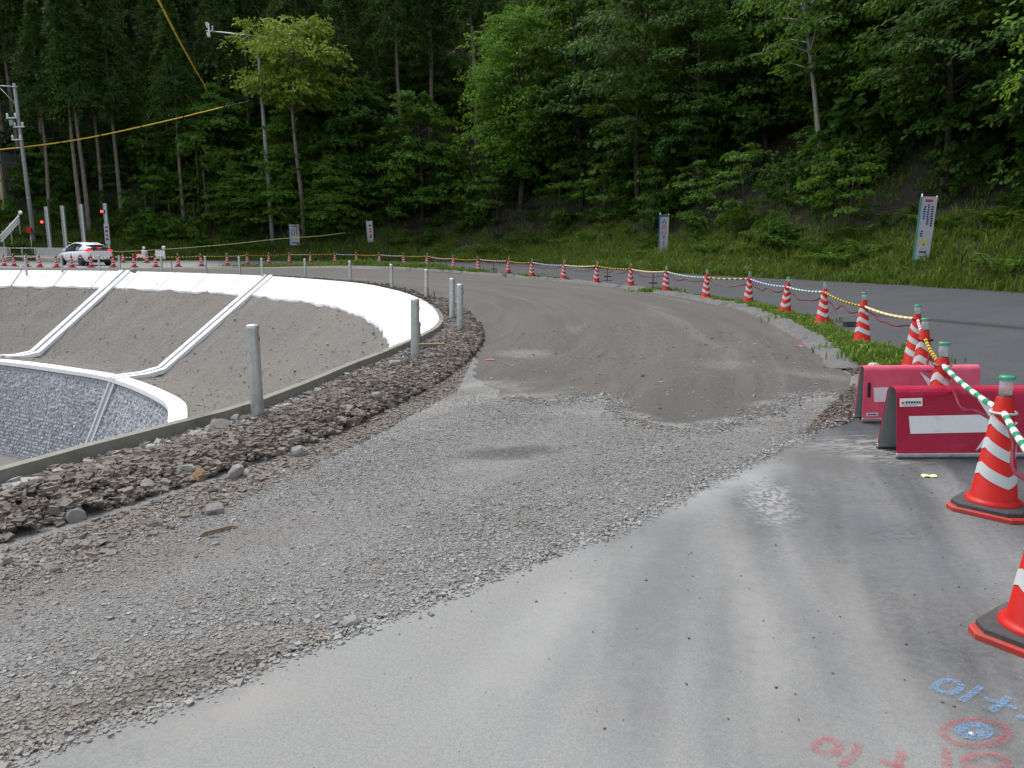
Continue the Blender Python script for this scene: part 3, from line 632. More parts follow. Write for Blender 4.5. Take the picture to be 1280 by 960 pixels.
tag(link('dirt_pebbles', stones('dirt_pebbles', q[:, 0], q[:, 1], sz * .12 + .004, sz, M['stone'], 56, .6)), 'small pebbles scattered over the rolled dirt road', 'pebbles', kind='stuff')
DN = spline(DIRT_NEAR[:-3], .05); q = DN[g.integers(0, len(DN), 4200)] + g.normal(0, .09, (4200, 2)); sz = np.clip(np.exp(g.normal(math.log(.009), .45, len(q))), .004, .026)
tag(link('edge_chips', stones('edge_chips', q[:, 0], q[:, 1], sz * .1 + .004, sz, M['stone'], 57, .6)), 'fine chips along the pale front edge of the dirt road', 'stone chips', kind='stuff')
# broken crumbs at the edges of the asphalt, clods near the barriers, grit on the apron
q = scatter([P(*q_)[:2] for q_ in ((1000, 545), (1030, 515), (1068, 480), (1078, 500), (1075, 526), (1045, 535))], 1300, 51); q2 = scatter([P(*q_)[:2] for q_ in ((1000, 420), (1040, 446), (1064, 470), (1100, 465), (1066, 440), (1010, 410))], 1200, 52)
q = np.vstack([q, q2]); sz = np.clip(np.exp(g.normal(math.log(.0125), .5, len(q))), .005, .042)
tag(link('clods', stones('clods', q[:, 0], q[:, 1], sz * .2 + .01, sz, M['rubble'], 53, .7)), 'brown clods and crumbs beside the red barriers', 'clods', kind='stuff')
q = scatter([(-1.3, 2.4), (3.4, 2.2), (3.6, 7), (2.6, 6.3), (1.2, 5.2), (0, 4.0)], 420, 61); sz = np.clip(np.exp(g.normal(math.log(.0038), .5, len(q))), .002, .009)
tag(link('grit', stones('grit', q[:, 0], q[:, 1], sz * .2 + .009, sz, M['rubble'], 62, .6, g.uniform(0, .5, len(q)))), 'small dark grit scattered over the dusty asphalt', 'grit', kind='stuff')
AP = spline(APRON, .05); n_ = 5200; pick = g.integers(0, len(AP), n_); q = AP[pick] + g.normal(0, .035, (n_, 2)); sz = np.clip(np.exp(g.normal(math.log(.0085), .45, n_)), .004, .03)
tag(link('edge_gravel', stones('edge_gravel', q[:, 0], q[:, 1], sz * .12 + .008, sz, M['stone'], 63, .6, g.uniform(.35, 1, n_))), 'loose stones strewn over the ragged asphalt edge', 'gravel', kind='stuff')

def rock_mesh(seed, s=(1, .8, .65), m=None):
    g = np.random.default_rng(seed); bm = bmesh.new(); bmesh.ops.create_icosphere(bm, subdivisions=2, radius=.5)
    cuts = [(Vector(g.normal(0, 1, 3)).normalized(), g.uniform(.27, .4)) for _ in range(9)]
    for v in bm.verts:
        for n, d in cuts:
            e = v.co.dot(n) - d
            if e > 0: v.co -= n * e
        v.co = Vector((v.co.x * s[0], v.co.y * s[1], v.co.z * s[2])) * (1 + g.normal(0, .02))
    me = bpy.data.meshes.new('rock'); bm.to_mesh(me); bm.free(); me.materials.append(m or M['rock']); return me
rm = [rock_mesh(s, (1, g.uniform(.6, .9), g.uniform(.55, .8))) for s in range(5)]
rocks = [((274, 535), .2, 'grey angular rock beside the kerb under the tall near post'), ((262, 530), .15, 'dark blue-grey rock just left of the larger rock by the kerb'), ((375, 568), .17, 'grey block of rock at the foot of the rubble, right of the near post'),
         ((293, 596), .17, 'squarish brown rock at the lower edge of the rubble'), ((159, 556), .13, 'ochre rock lying against the kerb'), ((497, 458), .24, 'pale angular rock in front of the second post'),
         ((262, 538), .12, 'small pale rock in the pair beside the kerb'), ((270, 641), .14, 'flat pale stone lying alone below the rubble heap'), ((440, 780), .1, 'flat pale stone at the edge of the dusty asphalt'),
         ((250, 600), .15, 'brown rock on the crest of the rubble below the ochre one'), ((235, 590), .16, 'dark brown rock half sunk in the rubble'), ((160, 620), .16, 'brown boulder in the dark lower part of the rubble'),
         ((92, 650), .17, 'brown rock low in the rubble near the frame edge'), ((186, 610), .13, 'rough brown rock in the middle of the rubble'), ((372, 545), .12, 'light stone on top of the rubble, beyond the near post'), ((437, 512), .13, 'broken rock on the rubble between near and second post'),
         ((545, 470), .12, 'reddish rock at the right side of the rubble'), ((470, 497), .13, 'greyish rock in mid rubble below the second post')]
for n, ((px, py), s, lab) in enumerate(rocks):
    p = P(px, py, .06); hh = float(berm(np.array([p.x]), np.array([p.y]))[0]) if inside(rub_poly, np.array([p.x]), np.array([p.y]))[0] else 0
    p = P(px, py, hh); o = link('rock', rm[n % 5], None, (p.x, p.y, hh + s * .12), (g.normal(0, .3), g.normal(0, .3), g.uniform(0, 6)))
    o.scale = (s, s, s); tag(o, lab, 'rock', 'single rocks lying on the rubble')
    if 'ochre' in lab:
        o.data = rm[n % 5].copy(); o.data.materials[0] = plain('ochre_rock', (.25, .16, .07), .9, 0, .3, 9, .4)
cr = plain('pale_rubble', (.42, .42, .4), .9, 0, .2, 9, .3)
for px, py, s, lab in ((1077, 437, .26, 'pale broken concrete lump under the sixth cone'), (1069, 447, .16, 'small pale concrete lump beside the verge grass'), (1092, 462, .3, 'long pale concrete fragment touching the rear barrier'), (1024, 418, .2, 'grey broken stone under the seventh cone'), (1011, 413, .12, 'small white stone at the dirt road edge near the seventh cone')):
    p = P(px, py, .02); o = link('concrete_lump', rock_mesh(int(px), (1.2, .7, .5), cr), None, (p.x, p.y, .035), (0, 0, g.uniform(0, 3))); o.scale = (s,) * 3; tag(o, lab, 'concrete lump')

# ------------------------------------------------------------------ grass and undergrowth
def blades(X, Y, Zs, H, W, m, name, seed=1, lean=.5):
    g = np.random.default_rng(seed); n = len(X); a = g.uniform(0, 2 * np.pi, n); l = np.abs(g.normal(0, lean, n)) * H
    dx, dy = np.cos(a) * l, np.sin(a) * l; b = a + np.pi / 2 + g.normal(0, .5, n); wx, wy = np.cos(b) * W, np.sin(b) * W
    p = np.stack([X, Y, Zs], 1); mid = p + np.stack([dx * .35, dy * .35, H * .62], 1); tip = p + np.stack([dx, dy, H * g.uniform(.7, 1, n)], 1); wv = np.stack([wx, wy, wx * 0], 1)
    V = np.stack([p - wv * .7, p + wv * .7, mid + wv * .8, tip, mid - wv * .8], 1).reshape(-1, 3)
    i = np.arange(n) * 5; F = np.stack([np.stack([i, i + 1, i + 2, i + 4], 1)], 1).reshape(-1, 4); T = np.stack([i + 4, i + 2, i + 3, i + 3], 1)
    me = bpy.data.meshes.new(name)
    tri = np.concatenate([np.stack([i, i + 1, i + 2], 1), np.stack([i, i + 2, i + 4], 1), np.stack([i + 4, i + 2, i + 3], 1)])
    return mesh_np(name, V, tri, 3, m, np.repeat(g.random(n), 5))
g = np.random.default_rng(71)
vis = [i for i in range(len(FOOT)) if -46 < FOOT[i][0] < 24 and FOOT[i][1] > 8]
SIGNS = [(829, 319, 1.0), (1151, 331, 1.0), (464, 305, 1.6), (369, 309, 2.2)]
def clear(p, z):
    ok = np.ones(len(p), bool)
    for px, py, r_ in SIGNS:
        c = on_hill(px, py); u = -np.array((c.x, c.y)) / math.hypot(c.x, c.y)
        for t in (0, 1.2, 2.4): ok &= ((p - (np.array((c.x, c.y)) + u * t)) ** 2).sum(1) > r_ ** 2
    return p[ok], z[ok]
def bank_pts(n, d0, d1, seed, clump=0):
    g = np.random.default_rng(seed)
    if clump:
        m_ = n // clump; f = g.uniform(vis[0], vis[-1], m_); d = d0 + (d1 - d0) * g.random(m_) ** 1.3; f = np.repeat(f, clump); d = np.repeat(d, clump) + g.normal(0, .16, m_ * clump)
        jx = g.normal(0, .18, (m_ * clump, 2))
    else: f = g.uniform(vis[0], vis[-1], n); d = d0 + (d1 - d0) * g.random(n) ** 1.2; jx = np.zeros((n, 2))
    i = f.astype(int); u = (f - i)[:, None]
    p = FOOT[i] * (1 - u) + FOOT[i + 1] * u + FN[i] * d[:, None] + jx
    return p, np.concatenate([hz(p[s:s + 4000, 0], p[s:s + 4000, 1]) for s in range(0, len(p), 4000)])
p, z = bank_pts(110000, .05, 4.4, 72, 25)
p2, z2 = bank_pts(26000, 4, 9, 78, 20); p = np.vstack([p, p2]); z = np.concatenate([z, z2])
tag(link('bank_grass', blades(p[:, 0], p[:, 1], z - .03, np.concatenate([np.repeat(np.clip(g.normal(.4, .2, 4400), .12, .95), 25), np.full(len(p2), .34)]) * g.uniform(.6, 1.1, len(p)), g.uniform(.012, .028, len(p)), M['grass'], 'bank_grass', 73, .75)), 'long green grass covering the foot of the bank', 'grass', kind='stuff')
p, z = bank_pts(9000, .1, 5.5, 74, 12)
tag(link('dry_grass', blades(p[:, 0], p[:, 1], z - .02, np.clip(g.normal(.4, .15, len(p)), .1, .8), g.uniform(.008, .02, len(p)), M['dry'], 'dry_grass', 75, .9)), 'dry brown stalks among the bank grass', 'dry grass', kind='stuff')
q = scatter(verge, 21000, 76); nzv = np.sin(q[:, 0] * 3) * np.sin(q[:, 1] * 2.2) + g.normal(0, .4, len(q)); q = q[nzv > -.85]
tuft = [(446, 331, .9, .28), (432, 331, .5, .2), (500, 332.5, .8, .2), (530, 334, .7, .22), (400, 331.5, 1.2, .14), (360, 332.5, 1.2, .13), (320, 333, .9, .1), (560, 338, .6, .18), (585, 340, .5, .16), (690, 349, .35, .1), (1085, 440, .3, .12), (1110, 452, .3, .14), (820, 365, .35, .12), (655, 346, .4, .12), (1005, 403, .3, .12)]
tx = [q]; th = [np.clip(g.normal(.085, .03, len(q)), .03, .17)]
for a, c, r_, hh in tuft:
    c_ = P(a, c); m_ = int(900 * max(r_, .4)); tx.append(np.stack([c_.x + g.normal(0, r_, m_), c_.y + g.normal(0, r_ * .5, m_)], 1)); th.append(np.clip(g.normal(hh, hh * .35, m_), .03, .5))
q = np.vstack(tx); th = np.concatenate(th)
tag(link('verge_grass', blades(q[:, 0], q[:, 1], np.full(len(q), .01), th, g.uniform(.006, .014, len(q)) * (1 + np.hypot(q[:, 0], q[:, 1]) / 30), M['grass_verge'], 'verge_grass', 77, .6)), 'bright green short grass and weeds under the cones', 'grass', kind='stuff')

def leaf_quads(P0, nrm, dr, size, wid=.5, seed=0):
    nrm = nrm / np.linalg.norm(nrm, axis=1)[:, None]; dr = dr - nrm * (dr * nrm).sum(1)[:, None]; dr /= np.linalg.norm(dr, axis=1)[:, None] + 1e-9
    sd_ = np.cross(nrm, dr); s = size[:, None]
    return np.stack([P0, P0 + dr * s * .5 + sd_ * s * wid * .5 - nrm * s * .06, P0 + dr * s - nrm * s * .15, P0 + dr * s * .5 - sd_ * s * wid * .5 - nrm * s * .06], 1)
def crown_mesh(name, seed, H, Rm, h0, nb, nl, m, leaf=.17, droop=.15, shape='round', flat=.1, tilt=.35):
    g = np.random.default_rng(seed); Q, T, limbs = [], [], []
    for b_ in range(nb):
        t = (b_ + g.random()) / nb; h = h0 + (H - h0) * t
        if shape == 'round': r = Rm * (math.sin(math.pi * (.12 + .83 * t)) ** .6) * g.uniform(.6, 1.15)
        elif shape == 'cone': r = Rm * (1.02 - t) ** .75 * g.uniform(.65, 1.1)
        elif shape == 'flat': r = Rm * (.55 + .45 * math.sin(math.pi * (.2 + .7 * t))) * g.uniform(.5, 1.1)
        else: r = Rm * (1 - .5 * t) * g.uniform(.5, 1.2)
        r = max(r, .3); az = b_ * 2.4 + g.normal(0, .5); o = np.array((math.cos(az), math.sin(az), 0)); sdv = np.array((-o[1], o[0], 0))
        rise = g.uniform(.0, .35) if shape != 'cone' else g.uniform(-.25, .02)
        n = int(nl * (.5 + .5 * r / Rm)); u = g.uniform(.12 if shape != 'flat' else .35, 1, n) ** .7
        wdt = r * .36 * np.sin(np.pi * np.clip(u * .93 + .04, 0, 1)) ** .7 + .08
        # leaves sit in small sprigs
        sp = g.integers(0, max(4, n // 9), n); ku = np.random.default_rng(seed * 1000 + b_); cu = ku.uniform(.15, 1, sp.max() + 1) ** .75; cl = ku.normal(0, .62, sp.max() + 1); cz = ku.normal(0, flat, sp.max() + 1)
        u = np.clip(cu[sp] + g.normal(0, .035, n), .05, 1.08); l = cl[sp] * wdt + g.normal(0, .07, n) * (r * .3 + .3)
        zz = h + rise * r * u - droop * r * u * u * 1.6 - np.abs(l) * .18 + cz[sp] * (r * .3 + .4) + g.normal(0, .045, n)
        P0 = o[None] * (r * u)[:, None] + sdv[None] * l[:, None]; P0[:, 2] = zz
        nr = np.array((0, 0, .75)) + g.normal(0, tilt + .1, (n, 3)) + o * .75; dr = o + g.normal(0, .6, (n, 3)) + np.array((0, 0, -.35)) + sdv * np.sign(l)[:, None] * .5
        Q.append(leaf_quads(P0, nr, dr, leaf * g.uniform(.6, 1.3, n), .55 if shape != 'cone' else .22)); T.append(np.repeat(np.clip(ku.random(sp.max() + 1)[sp] * .7 + g.random(n) * .3, 0, 1), 4))
        limbs.append(((0, 0, max(.4, h - .25 * r)), tuple(o * r * .5 + np.array((0, 0, h + rise * r * .5 - droop * .3 * r))), tuple(o * r * .92 + np.array((0, 0, h + rise * r * .9 - droop * r * 1.3))), r))
    V = np.concatenate(Q).reshape(-1, 3); F = np.arange(len(V)).reshape(-1, 4)
    return mesh_np(name, V, F, 4, m, np.concatenate(T)), limbs
def trunk_mesh(name, H, r0, r1, limbs, m, bend=.15, seed=0, n=9, every=1):
    g = np.random.default_rng(seed); b = MB(); ph = g.uniform(0, 6)
    cx = lambda z: (bend * math.sin(z * .35 + ph) - bend * math.sin(ph), bend * .7 * math.cos(z * .3 + ph) - bend * .7 * math.cos(ph))
    zs = [-.4, 0, .35, 1.2] + list(np.linspace(2.5, H, 8)); rs = [r0 * 1.5, r0 * 1.25, r0 * 1.05] + list(np.linspace(r0, r1, len(zs) - 3))
    b.tube([(*cx(z), z) for z in zs], rs, n)
    for i, (a, c, d, r) in enumerate(limbs):
        if i % every: continue
        a = (*cx(a[2]), a[2]); lr = max(.012, min(r0 * .45, .016 * r + .008)); b.tube([a, c, d], [lr, lr * .6, lr * .25], 4, caps=False)
    return b.mesh(name, m)
SPEC = {}
def species(key, variants, **kw):
    SPEC[key] = []
    for v in range(variants):
        a = dict(kw); tr = a.pop('trunk'); bm_ = a.pop('bark'); ev = a.pop('every', 1); seed = sum(map(ord, key)) + v * 17
        cm, lb = crown_mesh('crown', seed, **a); SPEC[key].append((trunk_mesh('trunk', tr[0], tr[1], tr[2], lb, bm_, tr[3], seed, every=ev), cm))
species('broad', 4, H=10.5, Rm=4.0, h0=.9, nb=64, nl=300, m=M['leaf_dark'], leaf=.27, trunk=(9.5, .16, .03, .25), bark=M['bark_dark'], every=2)
species('broad_mid', 3, H=10, Rm=4.2, h0=.8, nb=64, nl=310, m=M['leaf_mid'], leaf=.25, trunk=(9, .15, .03, .25), bark=M['bark_dark'], every=2)
species('cedar', 4, H=21, Rm=3.2, h0=11, nb=90, nl=300, m=M['needle'], leaf=.34, droop=.4, shape='cone', flat=.25, trunk=(20, .2, .03, .1), bark=M['bark'], every=3, tilt=.7)
species('tall', 3, H=16, Rm=4.8, h0=3.4, nb=84, nl=330, m=M['leaf_dark'], leaf=.26, trunk=(15.5, .2, .04, .3), bark=M['bark_dark'], every=2)
species('spray', 3, H=4.6, Rm=2.7, h0=.9, nb=15, nl=190, m=M['leaf_mid'], leaf=.19, flat=.05, trunk=(4.2, .06, .015, .25), bark=M['bark_dark'], tilt=.25)
species('slim', 2, H=8, Rm=1.7, h0=4.2, nb=20, nl=120, m=M['leaf_mid'], leaf=.18, trunk=(7.5, .075, .02, .2), bark=M['bark'])
species('plume', 1, H=15, Rm=5.4, h0=3.0, nb=90, nl=420, m=M['leaf_bright'], leaf=.25, shape='round', flat=.22, trunk=(13, .24, .04, .3), bark=M['bark_dark'], every=2, tilt=.6)
species('lit', 1, H=17.6, Rm=5.3, h0=11.0, nb=46, nl=380, m=M['leaf_pale'], leaf=.32, shape='flat', flat=.18, trunk=(16, .22, .05, .3), bark=M['bark'], tilt=.5)
species('pale_trunk', 1, H=12.5, Rm=3.2, h0=5.5, nb=26, nl=220, m=M['leaf_mid'], leaf=.2, trunk=(12, .12, .05, .12), bark=M['bark_pale'])
species('scrub', 2, H=1.5, Rm=1.1, h0=.1, nb=13, nl=44, m=M['leaf_dark'], leaf=.2, trunk=(1.2, .03, .01, .05), bark=M['bark_dark'], shape='round', every=3)
species('corner', 1, H=11.5, Rm=4.2, h0=6.6, nb=26, nl=260, m=M['leaf_bright'], leaf=.17, droop=.3, trunk=(10.5, .16, .04, .2), bark=M['bark_dark'], tilt=.4)
species('bush', 3, H=1.5, Rm=1.0, h0=.15, nb=18, nl=75, m=M['leaf_mid'], leaf=.14, trunk=(1.2, .03, .01, .05), bark=M['bark_dark'], shape='round', every=3)

def tree(key, pos, label, group, scale=1., v=None, rz=None, lean=(0, 0), cat='tree', name=None, sz=1.):
    tm, cm = SPEC[key][(random.randrange(len(SPEC[key])) if v is None else v)]
    t = thing(name or {'cedar': 'cedar_tree', 'bush': 'shrub', 'slim': 'young_tree', 'spray': 'young_tree'}.get(key, 'broadleaf_tree'), label, cat, pos, random.uniform(0, 6.28) if rz is None else rz, group)
    t.rotation_euler[0], t.rotation_euler[1] = lean; t.scale = (scale, scale, scale * sz)
    link('trunk', tm, t); link('crown', cm, t); return t

ZONES = ((-1e9, 90, 'above the parked white car'), (90, 230, 'above the steel columns'), (230, 330, 'left of the arm pole'), (330, 450, 'behind the blue-edged board'), (450, 600, 'above the narrow white banner'), (600, 760, 'left of the slow-down banner'),
         (760, 900, 'above the slow-down banner'), (900, 1050, 'around the pale leaning trunk'), (1050, 1200, 'above the tall text banner'), (1200, 1e9, 'right of the tall text banner'))
def where(x): return next(s for a, b, s in ZONES if a <= x < b)
placed = []
def plant(row_d, spacing, pick, jit, rowname, seed, smin=.85, smax=1.2):
    g = np.random.default_rng(seed); L = 0; last = None
    f = float(vis[0]) - 4
    while f < vis[-1] + 12:
        i = min(int(f), len(FOOT) - 2); f += spacing * g.uniform(.75, 1.25)
        p = FOOT[i] + FN[i] * (row_d + g.uniform(-jit, jit)); z = float(hz(p[0], p[1])[0])
        px, _ = to_px(p[0], p[1], z)
        if p[1] < 6: continue
        key = pick(float(px), g)
        if key is None or any((p[0] - a) ** 2 + (p[1] - b_) ** 2 < 2.2 for a, b_ in placed): continue
        placed.append((p[0], p[1]))
        kind = {'broad': 'dark broadleaf tree', 'broad_mid': 'bright green broadleaf tree', 'cedar': 'straight cedar', 'slim': 'slender young tree', 'tall': 'tall dark-crowned tree', 'spray': 'small airy layered tree'}[key]
        tree(key, (p[0], p[1], z - .1), f'{kind} {rowname}, {where(float(px))}', 'trees of the hillside forest', g.uniform(smin, smax), int(g.integers(len(SPEC[key]))), g.uniform(0, 6.28), (g.normal(0, .03), g.normal(0, .03)))
def pk_edge(x, g):
    if x < 330: return None
    if x < 560: return 'broad' if g.random() < .5 else 'broad_mid'
    return None if 905 < x < 1085 else 'tall'
def pk_low(x, g): return 'spray'
def pk_left(x, g): return ('spray' if g.random() < .7 else 'broad_mid') if x < 400 else None
def pk_right(x, g): return ('spray' if g.random() < .45 else 'broad') if x > 560 else None
def pk_up(x, g):
    if x < 345: return 'cedar'
    if x < 620 and g.random() < .5: return 'cedar'
    return 'broad' if g.random() < .75 else 'broad_mid'
# the single trees one can pick out
for px, py, lab, key, s in ((102, 285, 'straight cedar whose trunk rises just left of its close twin', 'cedar', 1.0), (111, 285, 'straight cedar whose trunk stands just right of its close twin', 'cedar', 1.03), (152, 272, 'cedar with a bare pale trunk right of the last steel post', 'cedar', .98),
                            (230, 275, 'cedar with a thin pale trunk crossing the yellow cable', 'cedar', .9), (128, 262, 'thin cedar trunk behind the steel posts', 'cedar', .9), (62, 275, 'leaning cedar trunk between utility pole and first steel post', 'cedar', .85),
                            (187, 262, 'slender young tree with a small crown below the yellow cable', 'slim', 1.1), (258, 268, 'slender young tree beside its bushy crown under the cable', 'slim', 1.25), (248, 262, 'slim young tree left of the arm pole', 'slim', 1.2)):
    p = on_hill(px, py); placed.append((p.x, p.y)); tree(key, (p.x, p.y, p.z - .1), lab, 'trees of the hillside forest', s, None, None, (0, .015))
p = on_hill(380, 297); placed.append((p.x, p.y)); tree('lit', (p.x, p.y, p.z - .1), 'yellow-green sunlit tree with a flat spreading crown beside the utility pole', None, 1., 0, .8)
p = on_hill(650, 262); placed.append((p.x, p.y)); tree('plume', (p.x, p.y, p.z), 'large feathery mid-green tree filling the upper middle', None, 1., 0, .3)
p = on_hill(1030, 232); placed.append((p.x, p.y)); placed.append((p.x - 1.2, p.y - 2)); tree('pale_trunk', (p.x, p.y, p.z - .1), 'thin pale-barked tree leaning left on the dark bank', None, 1.05, 0, 0, (0, -.21))
p = Vector((17.0, 22.5, 0)); p.z = float(hz(p.x, p.y)[0]); placed.append((p.x, p.y)); tree('corner', p, 'near tree whose bright leaves hang into the upper right corner', None, 1., 0, .4)
plant(6.6, 4.6, pk_edge, .9, 'at forest edge', 101, .8, 1.1)
for px, py, s_, lab in ((352, 291, .72, 'bushy green tree behind the arm pole foot'), (425, 293, .7, 'bushy green tree right of the sunlit tree trunk'), (300, 290, .6, 'small bushy tree just left of the arm pole'), (404, 300, .5, 'low bushy tree hiding the foot of the sunlit tree')):
    p = on_hill(px, py); placed.append((p.x, p.y)); tree('broad_mid', (p.x, p.y, p.z - .1), lab, 'trees of the hillside forest', s_, 1)
plant(5.4, 4.4, pk_low, .9, 'under forest edge', 107, .7, 1.15)
plant(8.8, 4.2, pk_left, 1.5, 'behind the front trunks', 109, .7, 1.1)
plant(9.0, 4.6, pk_right, 1.2, 'behind the forest edge', 110, .6, 1.0)
plant(11, 4.4, pk_up, 1.2, 'in second rank', 102)
plant(14.5, 4.2, pk_up, 1.4, 'on mid slope', 103)
plant(19.5, 4.4, pk_up, 1.6, 'higher up', 104, .95, 1.3)
plant(25, 4.6, pk_up, 1.8, 'high up', 105, 1, 1.4)
plant(32, 5.0, pk_up, 2, 'near the hilltop', 106, 1.1, 1.5)
plant(40, 6.0, pk_up, 2, 'on the highest ground', 108, 1.1, 1.5)
# undergrowth: low bushes and ferns as one mass
def tile(meshes, pts, scl, m, name, seed):
    g = np.random.default_rng(seed); VV, FF, TT = [], [], []; o = 0
    src = []
    for me in meshes:
        V = np.empty(len(me.vertices) * 3, np.float32); me.vertices.foreach_get('co', V); T = np.empty(len(me.vertices), np.float32); me.attributes['tint'].data.foreach_get('value', T); src.append((V.reshape(-1, 3), T))
    for p, s in zip(pts, scl):
        V, T = src[g.integers(len(src))]; a = g.uniform(0, 6.28); c, s_ = math.cos(a), math.sin(a)
        W = np.stack([V[:, 0] * c - V[:, 1] * s_, V[:, 0] * s_ + V[:, 1] * c, V[:, 2]], 1) * s + p; VV.append(W); TT.append(np.clip(T + g.normal(0, .15), 0, 1))
    V = np.concatenate(VV); return mesh_np(name, V, np.arange(len(V)).reshape(-1, 4), 4, m, np.concatenate(TT))
def fern_mesh(seed):
    g = np.random.default_rng(seed); Q, T = [], []
    for f in range(9):
        a = f * .7 + g.normal(0, .2); o = np.array((math.cos(a), math.sin(a), 0)); sv = np.array((-o[1], o[0], 0)); L = g.uniform(.6, 1.0); u = np.linspace(.12, 1, 15)
        for sgn in (-1, 1):
            P0 = o[None] * (u * L)[:, None]; P0[:, 2] = .75 * L * np.sin(u * 1.9) * .8
            dr = sv[None] * sgn + o * .5 + np.array((0, 0, -.25)); dr = np.repeat(dr, 15, 0) if len(dr) == 1 else dr
            nr = np.array((0, 0, 1.)) + g.normal(0, .15, (15, 3)); Q.append(leaf_quads(P0, nr, dr + g.normal(0, .05, (15, 3)), .26 * np.sin(np.pi * np.clip(u * .85 + .12, 0, 1)) + .03, .3)); T.append(np.full(60, g.random()))
    return mesh_np('fern_frond', np.concatenate(Q).reshape(-1, 3), np.arange(9 * 2 * 15 * 4).reshape(-1, 4), 4, M['leaf_mid'], np.concatenate(T))
ferns = [fern_mesh(s) for s in (1, 2, 3)]; bushes = [c for _, c in SPEC['bush']]
p, z = clear(*bank_pts(210, 3.2, 10, 81)); tag(link('undergrowth', tile(bushes, np.column_stack([p, z - .05]), g.uniform(.3, 1.0, len(p)) ** 2 * 1.7, M['leaf_dark'], 'undergrowth', 82)), 'low bushes covering the ground under the forest edge', 'undergrowth', kind='stuff')
p, z = bank_pts(560, 8, 52, 85); tag(link('upper_undergrowth', tile([c for _, c in SPEC['scrub']], np.column_stack([p, z - .05]), g.uniform(1.6, 3.6, len(p)), M['leaf_dark'], 'upper_undergrowth', 86)), 'dark bushes covering the steep slope between the trees', 'undergrowth', kind='stuff')
p, z = clear(*bank_pts(380, 1.8, 10, 83)); tag(link('fern_cover', tile(ferns, np.column_stack([p, z - .03]), g.uniform(.5, 1.3, len(p)), M['leaf_mid'], 'fern_cover', 84)), 'ferns growing thickly over the bank', 'ferns', kind='stuff')
for px, py, s, lab in ((885, 292, 1.5, 'light green fern on the bank right of the slow-down banner'), (1070, 300, 1.3, 'light green fern on the bank left of the tall text banner'), (700, 300, 1.2, 'bright fern on the bank left of the slow-down banner'), (930, 285, 1.3, 'fern on the bank below the pale leaning trunk'), (1250, 345, 1.3, 'fern at the road edge right of the tall text banner')):
    p = on_hill(px, py); t = link('fern', ferns[px % 3], None, p, (0, 0, px)); t.scale = (s, s, s); tag(t, lab, 'fern', 'single ferns on the bank')
for px, py, s, lab in ((185, 298, 1.6, 'round green shrub behind the red and white board'), (215, 300, 1.4, 'green shrub behind the white board with a lamp'), (245, 302, 1.3, 'dark shrub left of the arm pole'), (168, 304, 1.1, 'yellowish shrub close to the last steel post'), (25, 250, 1.9, 'leafy shrub in front of the beige house'), (12, 275, 1.3, 'low shrub above the white sloping rail'), (290, 300, .9, 'low shrub at the foot of the arm pole'), (700, 292, 1.1, 'low leafy shrub high on the grassy bank'), (590, 268, 2.2, 'pale green shrub at the forest edge left of the middle')):
    p = on_hill(px, py); tree('bush', p, lab, 'shrubs on the bank', s, cat='shrub')

# ------------------------------------------------------------------ traffic cones
cone0 = thing('traffic_cone', 'cone', 'traffic cone', (0, 0, .009), 0, 'red and white traffic cones along the road edge')
def sq_ring(b, h0, h1, half, ch, hole=None, mi=0):
    o = [(half - ch, -half), (half, -half + ch), (half, half - ch), (half - ch, half), (-half + ch, half), (-half, half - ch), (-half, -half + ch), (-half + ch, -half)]
    i = [(x * .97, y * .97) for x, y in o]
    V = [(x, y, h0) for x, y in o] + [(x, y, h1 - .008) for x, y in o] + [(x, y, h1) for x, y in i]
    Fs = [(r * 8 + k_, r * 8 + (k_ + 1) % 8, (r + 1) * 8 + (k_ + 1) % 8, (r + 1) * 8 + k_) for r in (0, 1) for k_ in range(8)] + [tuple(16 + k_ for k_ in range(8))]
    b.add(V, Fs, mi)
b = MB(); sq_ring(b, .0, .03, .205, .05); b.build('base_plate', M['base_red'], cone0)
b = MB(); sq_ring(b, .028, .058, .19, .06); b.build('weight', M['rubber'], cone0)
cr_ = lambda z: .128 + (.043 - .128) * (z - .06) / (.70 - .06)
b = MB().lathe([(.152, .058), (.152, .068), (.138, .076), (cr_(.09), .09), (cr_(.69), .69), (cr_(.70) - .008, .70), (.0, .701)], 28); b.build('cone_body', M['red'], cone0)
for z0, z1 in ((.235, .305), (.39, .455), (.535, .592)):
    n_ = 28; b = MB(); V = []
    for k_ in range(n_ + 1):
        a = 2 * math.pi * k_ / n_; sl = .075 * abs((((a - .87) / math.pi) % 1) * 2 - 1)
        for zz in (z0 - sl, z1 - sl): r_ = cr_(zz) + .0025; V.append((r_ * math.cos(a), r_ * math.sin(a), zz))
    b.add(V, [(k_ * 2, k_ * 2 + 2, k_ * 2 + 3, k_ * 2 + 1) for k_ in range(n_)], 0, True).build('reflective_band', M['band'], cone0)
lamp = MB().lathe([(.036, .695), (.036, .80)], 16, caps=True).build('lamp', M['lens'], cone0)
MB().lathe([(.044, .80), (.044, .812), (.036, .818), (.0, .819)], 16).build('lamp_cap', M['green'], lamp)
MB().lathe([(.039, .690), (.039, .703)], 16, caps=True).build('lamp_collar', M['black'], lamp)
